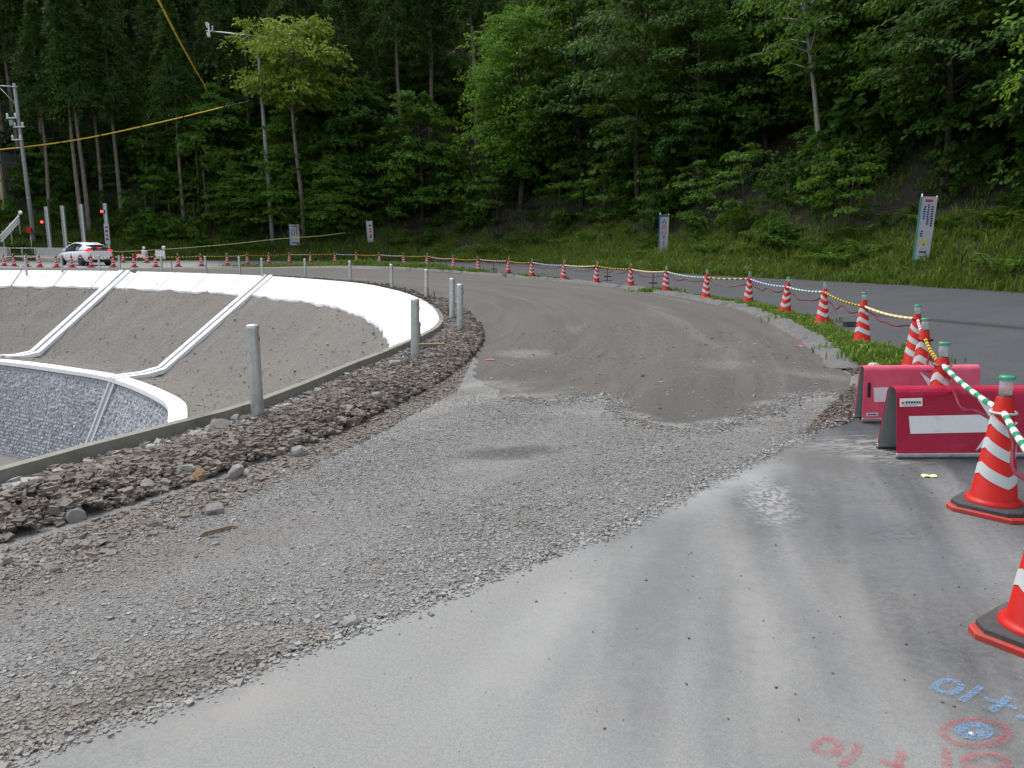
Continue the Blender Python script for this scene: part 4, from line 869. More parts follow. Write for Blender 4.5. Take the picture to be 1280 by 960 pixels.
CONES = [(1299, 800), (1240, 637), (1168, 556), (1150, 497), (1141, 463), (1077, 432), (1027, 407), (981, 393), (935, 380), (882, 374.5), (832, 365), (788, 357.8), (745, 353.3), (704, 349.8), (664.5, 346), (635, 341.5), (598, 339.7), (567, 336.5),
         (534, 333), (505, 331.3), (474.5, 330.3), (446, 329), (419, 328.5), (388, 328.7), (362, 329.3), (336, 330), (309.5, 331), (284, 332), (252, 333), (223, 333.6), (195, 334), (168, 334.2), (142, 334.3), (114, 334.4), (90, 334.4), (71, 334.4), (50, 334), (34, 333.5), (18, 333), (5.6, 332.6)]
SPECIAL = {0: 'nearest red cone, cut by the right edge of the frame, on a muddy weight', 1: 'red cone with green-capped lamp standing in front of the nearer arrow barrier', 2: 'red cone rising between the two arrow barriers', 3: 'red cone crowded behind the farther arrow barrier, right of its neighbour',
           4: 'red cone behind the farther arrow barrier, left of its neighbour', 5: 'red cone on its black weight in the verge grass, nearest beyond the barriers', 35: 'small far cone in front of the white car\'s front wheel', 34: 'small far cone in front of the white car\'s side', 33: 'small far cone in front of the white car\'s rear wheel', 32: 'small far cone at the white car\'s rear bumper'}
cpos = []; grn = np.random.default_rng(91)
for n, (px, py) in enumerate(CONES):
    c = cone0 if n == 0 else copy_tree(cone0); p = P(px, py, .009); cpos.append(p); c.location = p
    c.rotation_euler = (grn.normal(0, .035) if n > 1 else 0, grn.normal(0, .035) if n > 1 else 0, .62 if n == 0 else .75 if n == 1 else grn.uniform(0, 1.5))
    c['label'] = SPECIAL.get(n, f'red and white banded cone, {ORD[n - 5]} along the row counted from the arrow barriers')
p = P(154, 328.3, .01); c = copy_tree(cone0); c.location = p; c['label'] = 'small red cone on the far road edge behind the white car'
p = P(170, 328, .01); c = copy_tree(cone0); c.location = P(184, 328.5, .01); c['label'] = 'small red cone on the far edge beside the red and white board'

# bars between cones
COLS = ['gw', 'gw', 'yb', 'rw', 'yw', 'yb', 'gw', 'bw', 'yb', 'gw', 'yw', 'yb', 'yw', 'bw', 'yb', 'rw', 'yb', 'rw', 'yb', 'bw', 'yr', 'bw', 'yb', 'yw', 'yb', 'yb', 'rw', 'yb', 'yb', 'yb', 'rw', 'rw', 'rw', 'rw', 'rw', 'rw', 'rw', 'rw', 'rw']
MT = {'g': M['green'], 'w': M['white'], 'y': M['yellow'], 'b': M['black'], 'r': M['red'], 'B': M['blue']}
NAMES = {'gw': 'green and white', 'yb': 'yellow and black', 'rw': 'red and white', 'yw': 'yellow and white', 'bw': 'blue and white', 'yr': 'yellow and red'}
def cone_name(n): return {0: 'the cropped cone', 1: 'the barrier-front cone', 2: 'the mid-barrier cone', 3: 'the right rear cone', 4: 'the left rear cone', 5: 'the first row cone'}.get(n, f'the {ORD[n - 5]} cone' if n >= 5 else '')
for n in range(len(CONES) - 1):
    a, c = Vector(cpos[n]), Vector(cpos[n + 1]); key = COLS[n]; m1, m2 = (MT['B'], MT['w']) if key == 'bw' else (MT[key[0]], MT[key[1]])
    za, zc = (.60, .64) if n % 2 else (.64, .60); A = a + Vector((0, 0, za)); B = c + Vector((0, 0, zc)); d = (B - A); L = d.length; u = d.normalized(); A = A + u * .05; B = B - u * .05
    t = thing('cone_bar', f'{NAMES[key]} striped bar from {cone_name(n)} to {cone_name(n + 1)}', 'cone bar', A, 0, 'striped bars linking the cones')
    k_ = max(8, int((B - A).length / .1)); pts = [(B - A) * (i / k_) - Vector((0, 0, .035 * L / 2.5 * 4 * (i / k_) * (1 - i / k_))) for i in range(k_ + 1)]
    MB().tube(pts, .019, 8, mats=[i % 2 for i in range(k_)]).build('bar', [m1, m2], t)
    for e, z_ in ((Vector((0, 0, 0)) - u * .05, za), (B - A + u * .05, zc)):
        rr = cr_(z_) + .012; MB().tube([e + Vector((rr * math.cos(x), rr * math.sin(x), 0)) for x in np.linspace(0, 2 * math.pi, 15)], .008, 5, caps=False).build('end_ring', M['black'] if key[0] != 'g' else M['white'], t)
    if n < 18 and n not in (3,):
        q0, q1 = a + Vector((0, 0, .56)), c + Vector((0, 0, .56)); s_ = .16 if n > 4 else .09
        pts = [q0.lerp(q1, x) + Vector((.03 * math.sin(x * 9), 0, -s_ * 4 * x * (1 - x) + .1 * math.exp(-((x - .45) / .1) ** 2) * (n > 3) * (n % 2) + .012 * math.sin(x * 20 + n))) for x in np.linspace(.02, .98, 17)]
        tag(MB().tube(pts, .011 if n < 6 else .014, 6).build('light_cord', M['cord']), f'dark red sagging light cord from {cone_name(n)} to {cone_name(n + 1)}', 'cord', 'dark red cords hanging between the cones')

# ------------------------------------------------------------------ red arrow barriers
def barrier(loc, rz, Lx, dep, H, m, label, sticker, slot, logo_left):
    t = thing('arrow_barrier', label, 'barrier', loc, rz, 'folded red arrow barriers')
    rt = min(.075, dep * .3); prof = []; ang = math.atan2(dep / 2 - rt * .6, H - rt)
    for y, z in ((-dep / 2, .035),): prof.append((y, z))
    for a in np.linspace(math.pi - .0 - (math.pi / 2 - ang) * .0 - .25, .25, 9): prof.append((math.cos(a) * rt, H - rt + math.sin(a) * rt))
    prof.append((dep / 2, .035))
    def sheet_(nm, pr, x0, x1, mm, push=.0, par=t, th=.006):
        V = []; nP = len(pr)
        for x in (x0, x1):
            for sg in (0, 1):
                for i, (y, z) in enumerate(pr):
                    a, c = pr[max(i - 1, 0)], pr[min(i + 1, nP - 1)]; tx, tz = c[0] - a[0], c[1] - a[1]; l = math.hypot(tx, tz); ny, nz = -tz / l, tx / l
                    k_ = push - (th if sg else 0); V.append((x, y + ny * k_, z + nz * k_))
        q = lambda x, sg, i: (x * 2 + sg) * nP + i
        Fs = []
        for i in range(nP - 1):
            Fs += [(q(0, 0, i), q(1, 0, i), q(1, 0, i + 1), q(0, 0, i + 1)), (q(0, 1, i), q(0, 1, i + 1), q(1, 1, i + 1), q(1, 1, i)), (q(0, 0, i), q(0, 0, i + 1), q(0, 1, i + 1), q(0, 1, i)), (q(1, 0, i), q(1, 1, i), q(1, 1, i + 1), q(1, 0, i + 1))]
        Fs += [(q(0, 0, 0), q(0, 1, 0), q(1, 1, 0), q(1, 0, 0)), (q(0, 0, nP - 1), q(1, 0, nP - 1), q(1, 1, nP - 1), q(0, 1, nP - 1))]
        return MB().add(V, Fs, 0, False).build(nm, mm, par)
    sheet_('folded_sheet', prof, 0, Lx, m); sheet_('inner_lining', prof, .004, Lx - .004, M['pole'], -.0075, t, .004)
    y0, z0 = prof[0]; y1, z1 = prof[1]; dy, dz = y1 - y0, z1 - z0; ll = math.hypot(dy, dz); ny, nz = -dz / ll, dy / ll
    S_ = lambda x, f, e=.003: (x, y0 + dy * f + ny * e, z0 + dz * f + nz * e)
    def flat(nm, pts, mm, e=.003, par=t): 
        n_ = len(pts); V = [S_(x, f, e) for x, f in pts] + [S_(x, f, e - .002) for x, f in pts]
        return MB().add(V, [tuple(range(n_))] + [(i, i + n_, (i + 1) % n_ + n_, (i + 1) % n_) for i in range(n_)]).build(nm, mm, par)
    hx = Lx * .49
    flat('arrow_shaft', [(.10, .34), (hx + .07, .36), (hx + .07, .66), (.09, .64)], M['barwhite'])
    flat('arrow_head', [(hx - .02, .05), (Lx * .73, .51), (hx - .02, .97), (hx + .072, .66), (hx + .072, .36)], M['barwhite'])
    for f_ in (-dep / 2, dep / 2):
        MB().box((Lx / 2, f_, .024), (Lx + .01, .026, .03), 0).build('foot_rail', M['steel'], t, bevel=.006)
        MB().box((Lx / 2, f_ - .002, .004), (Lx, .036, .014), 0).build('rubber_strip', M['rubber'], t)
    if sticker:
        s = flat('label_sticker', [(.02, .80), (.19, .81), (.19, .95), (.02, .94)], M['white'], .005)
        flat('red_mark', [(.03, .865), (.043, .89), (.056, .865), (.043, .84)], M['ink_red'], .0075, s)
        for i in range(6): flat('print', [(.063 + i * .02, .855), (.077 + i * .02, .856), (.077 + i * .02, .895), (.063 + i * .02, .894)], M['ink_dark'], .0075, s)
        flat('print_line', [(.05, .828), (.15, .829), (.15, .835), (.05, .834)], M['ink_dark'], .0075, s)
    else:
        s = flat('label_sticker', [(.03, .05), (.14, .05), (.14, .12), (.03, .12)], M['white'], .005)
        for i in range(4): flat('print', [(.05 + i * .02, .07), (.064 + i * .02, .07), (.064 + i * .02, .1), (.05 + i * .02, .1)], M['ink_blue'], .0075, s)
    if slot: flat('grip_slot', [(.035, .44), (.065, .44), (.065, .72), (.05, .76), (.035, .72)], M['black'], .004)
    return t
p = P(1120, 573, .012); barrier((p.x, p.y + .15, .012), R(1.5), 1.25, .30, .52, M['crimson'], 'nearer dark crimson folded barrier with white right-pointing arrow and sticker', True, False, True)
p = P(1077, 528, .012); barrier((p.x, p.y + .08, .012), R(3), 1.06, .16, .50, M['pinkred'], 'farther faded pinkish-red folded barrier with white right-pointing arrow', False, True, False)

# ------------------------------------------------------------------ guardrail posts round the rim
post0 = thing('guardrail_post', 'post', 'post', (0, 0, 0), 0, 'galvanised posts along the rim of the basin')
MB().lathe([(.057, -.3), (.057, .795)], 22).build('tube', M['steel'], post0)
MB().lathe([(.0585, .775), (.0585, .80), (.05, .81), (.0, .813)], 22).build('cap', M['steel'], post0)
MB().lathe([(.0, -.002), (.011, -.002), (.011, .004), (.0, .004)], 10).build('bolt_hole', M['black'], post0, (.057, -.012, .68), (0, R(90), 0))
POSTS = [(322, 516), (519, 450), (575, 413), (565, 398), (533, 373), (490, 360), (438, 351.5), (382, 346.5), (328, 345), (300, 341.5), (258, 340.5), (202.5, 339), (150, 338.5), (125, 338.5), (78, 338.3), (33, 338.2)]
PL = ['tallest looking galvanised post, standing alone by the near kerb', 'galvanised post near the tip of the white rim with rocks at its foot', 'right-hand galvanised post of the close pair on the rubble', 'left-hand galvanised post of the close pair on the rubble', 'galvanised post with a wooden stake at its foot']
for n, (px, py) in enumerate(POSTS):
    o = post0 if n == 0 else copy_tree(post0); o.location = P(px, py, .0 if n > 3 else .05); o.rotation_euler = (random.gauss(0, .012), random.gauss(0, .012), .4 + random.uniform(-.3, .3))
    o['label'] = PL[n] if n < 5 else f'galvanised rim post, {ORD[n - 5]} beyond the one with the wooden stake'
def stake(px, py, h, label, w_=.03, pink=False, name='wooden_stake'):
    t = thing(name, label, 'stake', P(px, py, .0), random.uniform(0, 1)); MB().box((0, 0, h / 2 - .05), (w_, w_, h + .1), 0, 0, .9).build('stick', M['wood'], t)
    if pink: MB().box((0, 0, h - .03), (w_ + .006, w_ + .006, .05)).build('pink_top', M['pink'], t)
stake(535, 374.5, .34, 'wooden stake leaning against the rim post', .045); stake(543, 373, .2, 'short dark wooden stake right of the rim post', .04); stake(460, 356, .2, 'small red-topped stake on the far rim', .03, True); stake(523.5, 438, .42, 'grey stake with pink top right behind the second post', .05, True)
stake(215, 337.5, .45, 'thin wooden stake on the far rim right of a post', .04)
t = thing('wooden_plank', 'short grey plank lying across the rubble right of the second post', 'plank', P(538, 431, .12), .12); MB().box((0, 0, 0), (.42, .09, .04)).build('board', M['wood'], t, bevel=.004)
t = thing('wood_splinter', 'thin splinter of wood on the gravel below the rubble', 'splinter', P(272, 662, .015), .75); MB().box((0, 0, 0), (.22, .018, .014), 0, 0, .7).build('splinter', M['wood'], t)
t = thing('wood_chip', 'short brown wood chip at the asphalt edge', 'wood chip', P(402, 800, .015), .3); MB().box((0, 0, 0), (.06, .02, .012), 0, 0, .7).build('chip', M['wood'], t)

# little ribbons and scraps
def scrap(px, py, L, wd, m, label, cat, name, rz=0):
    p = P(px, py, .03); V = []
    for i in range(6):
        x = (i / 5 - .5) * L; z = .009 + .005 * math.sin(i * 1.9 + px)
        for y in (-wd / 2, wd / 2): V.append((x, y + .006 * math.sin(i * 2.3), z + y * .05)); 
    for i in range(6):
        x = (i / 5 - .5) * L; z = .007 + .005 * math.sin(i * 1.9 + px)
        for y in (-wd / 2, wd / 2): V.append((x, y + .006 * math.sin(i * 2.3), z + y * .05))
    Fs = [(i * 2, i * 2 + 2, i * 2 + 3, i * 2 + 1) for i in range(5)] + [(12 + i * 2, 12 + i * 2 + 1, 12 + i * 2 + 3, 12 + i * 2 + 2) for i in range(5)]
    o = MB().add(V, Fs).build(name, m); o.location = P(px, py, .008); o.rotation_euler = (0, 0, rz); tag(o, label, cat)
scrap(1001, 433, .14, .06, M['pink'], 'pink survey ribbon lying on the dirt near the verge', 'ribbon', 'survey_ribbon'); scrap(612, 450, .1, .05, M['pink'], 'pink survey ribbon on the dirt road beside the rubble', 'ribbon', 'survey_ribbon', .1)
scrap(1161, 596, .09, .045, plain('pale_yellow_paper', (.75, .7, .3), .7), 'pale yellow paper scrap on the asphalt before the nearer barrier', 'paper scrap', 'paper_scrap', -.1)
scrap(1072, 436, .16, .08, plain('pale_blue_plastic', (.42, .56, .66), .4), 'crumpled pale blue plastic beside the verge', 'plastic scrap', 'plastic_scrap', .2)

# sprayed survey marks
k = N('spray_blue'); co = k.pos(); k.col((.14, .33, .58)); k.rough(.8); al = k.rng(k.noise(co, 75, 6, .9), .40, .66, 0, .8); k.set(k.b.inputs['Alpha'], al); M['spray_blue'] = k.m
k = N('spray_red'); co = k.pos(); k.col((.46, .06, .075)); k.rough(.8); al = k.rng(k.noise(co, 75, 6, .9), .42, .68, 0, .75); k.set(k.b.inputs['Alpha'], al); M['spray_red'] = k.m
def strokes(b, lines, wd, z=.0125, mi=0):
    for ln in lines:
        p = [np.array(P(x, y)[:2]) for x, y in ln]; p = spline(p, .02) if len(p) > 2 else np.array([p[0], (p[0] + p[1]) / 2, p[1]])
        d = np.gradient(p, axis=0); d /= np.linalg.norm(d, axis=1)[:, None] + 1e-9; n = np.stack([-d[:, 1], d[:, 0]], 1); V = []
        for q_, m_ in zip(p, n): V += [(*(q_ - m_ * wd / 2), z), (*(q_ + m_ * wd / 2), z)]
        b.add(V, [(i * 2, i * 2 + 2, i * 2 + 3, i * 2 + 1) for i in range(len(p) - 1)], mi); z += .0006
    return b
def ell(cx, cy, rx, ry, n=20): return [(cx + rx * math.cos(2 * math.pi * i / n), cy + ry * math.sin(2 * math.pi * i / n)) for i in range(n + 1)]
def figures(label, lines, wd, m):
    t = thing('paint_mark', label, 'paint mark', (0, 0, 0), 0, 'sprayed survey marks')
    for q_, ln in enumerate(lines): strokes(MB(), [ln], wd, .0125 + q_ * .0006).build('figure', m, t)
figures('blue sprayed survey figures on the asphalt near the cropped cone', [ell(1185, 862, 16, 8), [(1200, 880), (1212, 873), (1226, 862)], [(1230, 877), (1271, 890)], [(1238, 894), (1261, 875)], [(1272, 902), (1296, 898)]], .024, M['spray_blue'])
t = thing('target_mark', 'sprayed red ring round a blue ring on the asphalt', 'paint mark', (0, 0, 0), 0, 'sprayed survey marks')
strokes(MB(), [ell(1219, 919.5, 41, 16)], .03).build('outer_ring', M['spray_red'], t); strokes(MB(), [ell(1217, 917, 17, 7)], .036).build('inner_ring', M['spray_blue'], t)
MB().lathe([(.012, .0), (.012, .004), (0, .005)], 10).build('survey_nail', M['steel'], t, P(1215, 917, .01))
figures('red sprayed survey figures along the bottom edge of the asphalt', [ell(1034, 937, 15, 9), [(1072, 933), (1068, 946), (1050, 962)], [(1098, 955), (1130, 962)], [(1118, 968), (1128, 944)], [(1181, 938), (1182, 965)], ell(1232, 958, 27, 10)], .03, M['spray_red'])

# ------------------------------------------------------------------ signs on the bank
def text(body, size, m, parent, loc, rot):
    cu = bpy.data.curves.new('lettering', 'FONT'); cu.body = body; cu.size = size; cu.align_x = 'CENTER'; cu.align_y = 'CENTER'; cu.extrude = .004
    tmp = bpy.data.objects.new('lettering', cu); C.objects.link(tmp); dg = bpy.context.evaluated_depsgraph_get()
    me = bpy.data.meshes.new_from_object(tmp.evaluated_get(dg)); bpy.data.objects.remove(tmp); me.materials.clear(); me.materials.append(m)
    return link('lettering', me, parent, loc, rot)
def banner(px, py, W, H, label, frame, rz=0, lean=0):
    p = on_hill(px, py); t = thing('banner_sign', label, 'sign', p, rz, 'upright notice banners on the bank'); t.rotation_euler[1] = lean
    bd = MB().box((0, 0, .12 + H / 2), (W, .03, H)).build('board', M['sign_white'], t)
    for sx, up in ((-1, .10), (1, .04)):
        MB().tube([(sx * (W / 2 + .01), .02, -.5), (sx * (W / 2 + .01), .02, H + .12 + up)], .022, 8).build('support_post', M['steel'], t)
    MB().box((-W / 2 - .035, .0, .12 + H / 2), (.06, .07, H)).build('side_frame', frame, t)
    return t, bd
def mark(bd, x, z, w_, h_, m, W=.5, H=2): MB().box((x, -.019, z), (w_, .008, h_)).build('print', m, bd)
UP = (R(90), 0, 0)
t, bd = banner(829, 319, .46, 2.15, 'white banner with blue triangle and red slow-down characters', M['sign_blue'], R(-8))
MB().box((0, 0, 2.2), (.5, .05, .1)).build('top_rail', M['ink_dark'], t)
b = MB(); 
for a in ((0, 1.96, .085), (-.075, 1.84, .085), (.075, 1.84, .085)): x, z, s = a; b.add([(x - s * .75, -.02, z - s * .6), (x + s * .75, -.02, z - s * .6), (x, -.02, z + s * .7)], [(0, 1, 2)])
b.build('triangle_mark', M['ink_blue'], bd)
for i, ch in enumerate('徐行'): text(ch, .30, M['ink_red'], bd, (0, -.02, 1.57 - i * .36), UP)
for i, ch in enumerate('願います'): text(ch, .135, M['ink_dark'], bd, (0, -.02, 1.0 - i * .14), UP)
mark(bd, 0, .36, .3, .022, M['ink_dark'])
t, bd = banner(1151, 331, .48, 2.35, 'tall white text banner with a red heading on a green frame', M['sign_green'], R(-22), R(2))
rg = random.Random(4); mark(bd, 0, 2.32, .26, .1, M['ink_red'])
for x, z0, z1 in ((.15, 2.1, 1.35), (.02, 2.16, 1.45), (-.11, 2.1, 1.6), (-.12, 1.2, 1.0)):
    z = z0
    while z > z1: mark(bd, x + rg.uniform(-.01, .01), z, .075, .06, M['ink_blue'] if x < .1 else M['ink_dark']); z -= .085
mark(bd, .0, .86, .24, .1, M['ink_yellow']); mark(bd, .0, .72, .04, .06, M['ink_dark']); mark(bd, .0, .58, .22, .05, M['ink_yellow']); mark(bd, .0, .44, .24, .07, M['ink_blue']); mark(bd, 0, .28, .3, .02, M['ink_dark'])
t, bd = banner(464, 305, .42, 1.75, 'narrow white banner half under the leaves on the middle bank', M['sign_white'], 0, R(-3))
for z, m_ in ((1.5, 'ink_dark'), (1.22, 'ink_red'), (1.0, 'ink_red'), (.72, 'ink_red'), (.55, 'ink_dark')): mark(bd, .02, z, .2, .14, M[m_])
t, bd = banner(369, 309, .78, 1.75, 'broad notice board with a blue side next to the utility pole', M['sign_blue'], R(8))
for x, z, w_, h_, m_ in ((0, 1.72, .5, .12, 'ink_red'), (.2, 1.25, .1, .6, 'ink_blue'), (.0, 1.25, .1, .6, 'ink_dark'), (-.2, 1.2, .1, .6, 'ink_blue'), (0, .6, .5, .12, 'ink_yellow'), (0, .35, .5, .1, 'ink_blue')):
    if h_ > .3:
        for q in range(5): mark(bd, x, z + .26 - q * .13, w_, .09, M[m_])
    else: mark(bd, x, z, w_, h_, M[m_])

# stands beyond the cones
for px, py, lab in ((759, 351, 'rusty thin stand behind the row, between two cones'), (816, 360, 'rusty stand with a cross plate left of the slow-down banner\'s cone'), (861 , 342, 'thin rusty stake with foot plate far beyond the dirt road')):
    if px == 861: px, py = 617, 340.5
    t = thing('rusty_stand', lab, 'stand', P(px, py, .01)); rust = M.setdefault('rust', plain('rusty_iron', (.09, .055, .04), .85, 0, .3, 20, .2))
    MB().box((0, 0, .26), (.035, .035, .52)).build('upright', rust, t); MB().box((0, 0, .17), (.3, .05, .05)).build('cross_plate', rust, t); MB().box((0, 0, .012), (.34, .2, .024)).build('foot', rust, t)
t = thing('weight_block', 'dark weight block on the road edge behind the fifth and sixth cone', 'weight', P(1065, 408, .01)); MB().box((0, 0, .05), (.3, .16, .1)).build('block', M['rubber'], t, bevel=.01)

# ------------------------------------------------------------------ utility poles and cables
def upole(px, py, H, label, r0, arms):
    p = on_hill(px, py); t = thing('utility_pole', label, 'utility pole', p, 0, 'concrete utility poles at the foot of the hill'); t.rotation_euler[1] = R(-1.2)
    MB().tube([(0, 0, -.5), (0, 0, H * .5), (0, 0, H)], [r0, r0 * .8, r0 * .6], 12).build('pole_shaft', M['pole'], t)
    for z in (H * .28, H * .52): MB().lathe([(r0 * .9, z), (r0 * .9, z + .06)], 12, caps=True).build('band_clamp', M['steel'], t)
    return t, p
pA, pa = upole(341, 305, 17.2, 'tall utility pole with a long top arm behind the sunlit tree', .19, None)
arm = MB().tube([(.1, -.05, 16.9), (-4.1, -.3, 17.35)], .055, 8).build('cross_arm', M['steel'], pA)
MB().tube([(0, -.05, 15.9), (-.9, -.1, 16.95)], .03, 6).build('brace', M['steel'], pA)
for x, z in ((-4.0, 17.8), (-3.55, 17.5), (-4.0, 17.05)): MB().lathe([(.0, -.22), (.07, -.2), (.05, -.08), (.09, .0), (.05, .08), (.08, .16), (0, .22)], 10, (x, -.3, z)).build('insulator', M['white'], arm)
MB().box((-3.85, -.3, 17.4), (.14, .1, 1.1)).build('end_bracket', M['steel'], arm)
pB, pb = upole(43, 303, 12.6, 'utility pole with insulators left of the steel posts', .19, None)
arm = MB().tube([(.3, -.1, 12.3), (-2.4, -.3, 12.5)], .05, 8).build('cross_arm', M['steel'], pB)
MB().tube([(-.05, -.1, 11.0), (-1.2, -.2, 12.4)], .03, 6).build('brace', M['steel'], pB)
for z, x in ((9.9, -.4), (9.2, .1), (8.2, -.2)):
    f = MB().box((x, -.22, z), (.9, .1, .1)).build('bracket', M['steel'], pB)
    for dx in (-.35, .3): MB().lathe([(.0, 0), (.08, .02), (.06, .12), (.1, .2), (.05, .3), (0, .34)], 10, (x + dx, -.22, z + .05)).build('insulator', M['white'], f)
MB().box((-.4, -.3, 9.5), (.3, .3, .45)).build('transformer', M['pole'], pB, bevel=.03)
def cable(pts, r, label, group, yellow=None, n=40):
    sp = spline(pts, np.linalg.norm(np.array(pts[-1]) - np.array(pts[0])) / n); L = len(sp); mats = []
    t = thing('overhead_cable', label, 'cable', tuple(sp[0]), 0, group); sp = sp - sp[0]
    MB().tube(sp, .028, 6).build('wire', M['black'], t)
    if yellow:
        for a, c in yellow:
            i0, i1 = int(a * (L - 1)), int(c * (L - 1)); st = 6; k_ = i0
            seg = sp[i0:i1 + 1]
            MB().tube(seg, r, 7).build('yellow_sleeve', M['yellow'], t)
            for j in range(0, len(seg) - 1, 4): 
                d = seg[j + 1] - seg[j]; d = d / np.linalg.norm(d); MB().tube([seg[j] - d * .05, seg[j] + d * .05], r * 1.35, 7).build('black_ring', M['black'], t)
    return t
Yp = pa.y
c1 = [PD(322, 124, Yp), PD(280, 133.5, Yp - .5), PD(200, 153, Yp - 1), PD(100, 174, Yp - 1.5), PD(0, 187, Yp - 2), PD(-160, 200, Yp - 3)]
cable([tuple(p) for p in c1], .05, 'yellow sleeved cable running level to the left from the arm pole', 'overhead cables', [(.1, .98)])
c2 = [PD(322, 118, Yp), PD(272, 128, Yp - 6), PD(252, 100, Yp - 16), PD(228, 58, Yp - 28), PD(198, 0, Yp - 38), PD(150, -100, Yp - 47)]
cable([tuple(p) for p in c2], .042, 'yellow sleeved cable climbing steeply to the upper left', 'overhead cables', [(.28, .99)])
for n_, (a, c, lab) in enumerate((((262, 50), (220, -40), 'thin wire rising left of the long pole arm'), ((268, 40), (235, -40), 'thin wire rising from the tip of the long pole arm'), ((259, 55), (212, -40), 'lowest thin wire rising from the long pole arm'))):
    p0 = PD(*a, Yp - .3); p1 = PD(*c, Yp - 25); cable([tuple(p0), tuple((p0 + p1) / 2 - Vector((0, 0, .4))), tuple(p1)], .02, lab, 'overhead cables')
c3 = [PD(28, 204, pb.y), PD(12, 204, pb.y - .5), PD(0, 203, pb.y - 1), PD(-60, 199, pb.y - 4)]
cable([tuple(p) for p in c3], .06, 'short yellow sleeve at the left edge below the other cable', 'overhead cables', [(.3, .98)], 12)
# yellow-green rope strung along the bank
sp = [tuple(PD(x, y, Y)) for x, y, Y in ((84, 302.5, 61.5), (100, 306, 61.5), (112, 312, 61.5), (150, 314.5, 61.5), (230, 310, 62), (300, 304, 62.5), (345, 299, 63), (400, 295, 63), (432, 291, 63.5))]
tag(MB().tube(spline(sp, .8), .028, 5).build('rope', plain('yellow_green_rope', (.36, .36, .16), .8)), 'yellow-green rope strung across the bank from the steel posts', 'rope')

# ------------------------------------------------------------------ far left: steel posts, barriers, boards, car
for n, (px, py, ty, lab) in enumerate(((63, 309, 261, 'steel column with a red lamp, nearest the utility pole'), (83, 309, 260, 'plain steel column, second from the utility pole'), (106, 307, 258, 'plain steel column behind the roof of the white car'), (136, 309, 257, 'steel column carrying a red lamp and a small white notice'))):
    p = P(px, 325, 0); p = PD(px, py, 61); H = (py - ty) / F_PX * 61 + .05
    t = thing('steel_column', lab, 'steel column', p, R(12), 'tall steel columns of the rockfall fence')
    b = MB().box((0, -.11, H / 2 - .4), (.24, .02, H + .8)).box((0, .11, H / 2 - .4), (.24, .02, H + .8)).box((0, 0, H / 2 - .4), (.02, .2, H + .8)); b.build('beam', M['steel'], t)
    t.rotation_euler[2] = R(95)
    if n in (0, 3):
        z = H - (1.15 if n == 0 else .62); x = .34 if n == 0 else .2
        lp = MB().box((.0, x, z), (.22, .32, .26)).build('warning_lamp', M['black'], t)
        MB().lathe([(.0, -.05), (.085, -.04), (.085, .04), (.0, .06)], 12).build('lens', M['lamp_red'], lp, (-.16, x + (.02 if n == 0 else .02), z), (0, R(-90), 0))
    if n == 3:
        nb_ = MB().box((-.16, -.02, 1.0), (.03, .36, 1.5)).build('notice', M['sign_white'], t)
        for i in range(4): MB().box((-.178, -.02, 1.5 - i * .3), (.008, .2, .16)).build('print', M['ink_dark'] if i % 2 else M['ink_red'], nb_)
def barrier_block(px, py, Lx, label):
    t = thing('concrete_barrier', label, 'concrete barrier', PD(px, py, 60), R(0), 'grey concrete barriers by the road')
    V = []
    for x in (0, Lx):
        for y, z in ((-.3, 0), (-.3, .15), (-.16, .5), (-.12, 1.0), (.12, 1.0), (.16, .5), (.3, .15), (.3, 0)): V.append((x, y, z))
    MB().add(V, [(i, i + 8, (i + 1) % 8 + 8, (i + 1) % 8) for i in range(8)] + [tuple(range(8)), tuple(range(15, 7, -1))]).build('block', M['concrete'], t, bevel=.02)
barrier_block(48, 326.5, 2.9, 'grey concrete barrier in front of the white car'); barrier_block(-30, 325.5, 2.5, 'grey concrete barrier cut by the left edge')
t = thing('pipe_fence', 'low grey pipe fence between the two concrete barriers', 'fence', PD(14, 326, 60.5))
for x in (0, .9, 1.9): MB().tube([(x, 0, 0), (x, 0, 1.0)], .035, 8).build('fence_post', M['steel'], t)
for z in (.35, .95): MB().tube([(-.6, 0, z), (2.2, 0, z)], .028, 8).build('rail', M['steel'], t)
# beige house at the left edge
p = on_hill(6, 262); t = thing('house', 'beige house corner with dark windows at the left edge behind shrubs', 'house', (p.x, p.y, p.z))
MB().box((-3.6, 2, 2.2), (7.0, 4, 5.6)).build('wall', plain('grey_wall', (.2, .2, .2), .8), t); MB().box((-.05, -.05, 2.2), (.32, .32, 5.8)).build('corner_column', M['beige'], t)
for z in (1.8, 3.8):
    wv = MB().box((-.75, -.02, z), (.9, .08, 1.3)).build('window', M['steel'], t); MB().box((-.75, -.07, z), (.8, .03, 1.2)).build('pane', M['glass'], wv)
MB().box((-3.6, 2, 5.2), (7.4, 5.0, .3)).build('roof', plain('dark_roof', (.06, .06, .065), .7), t)
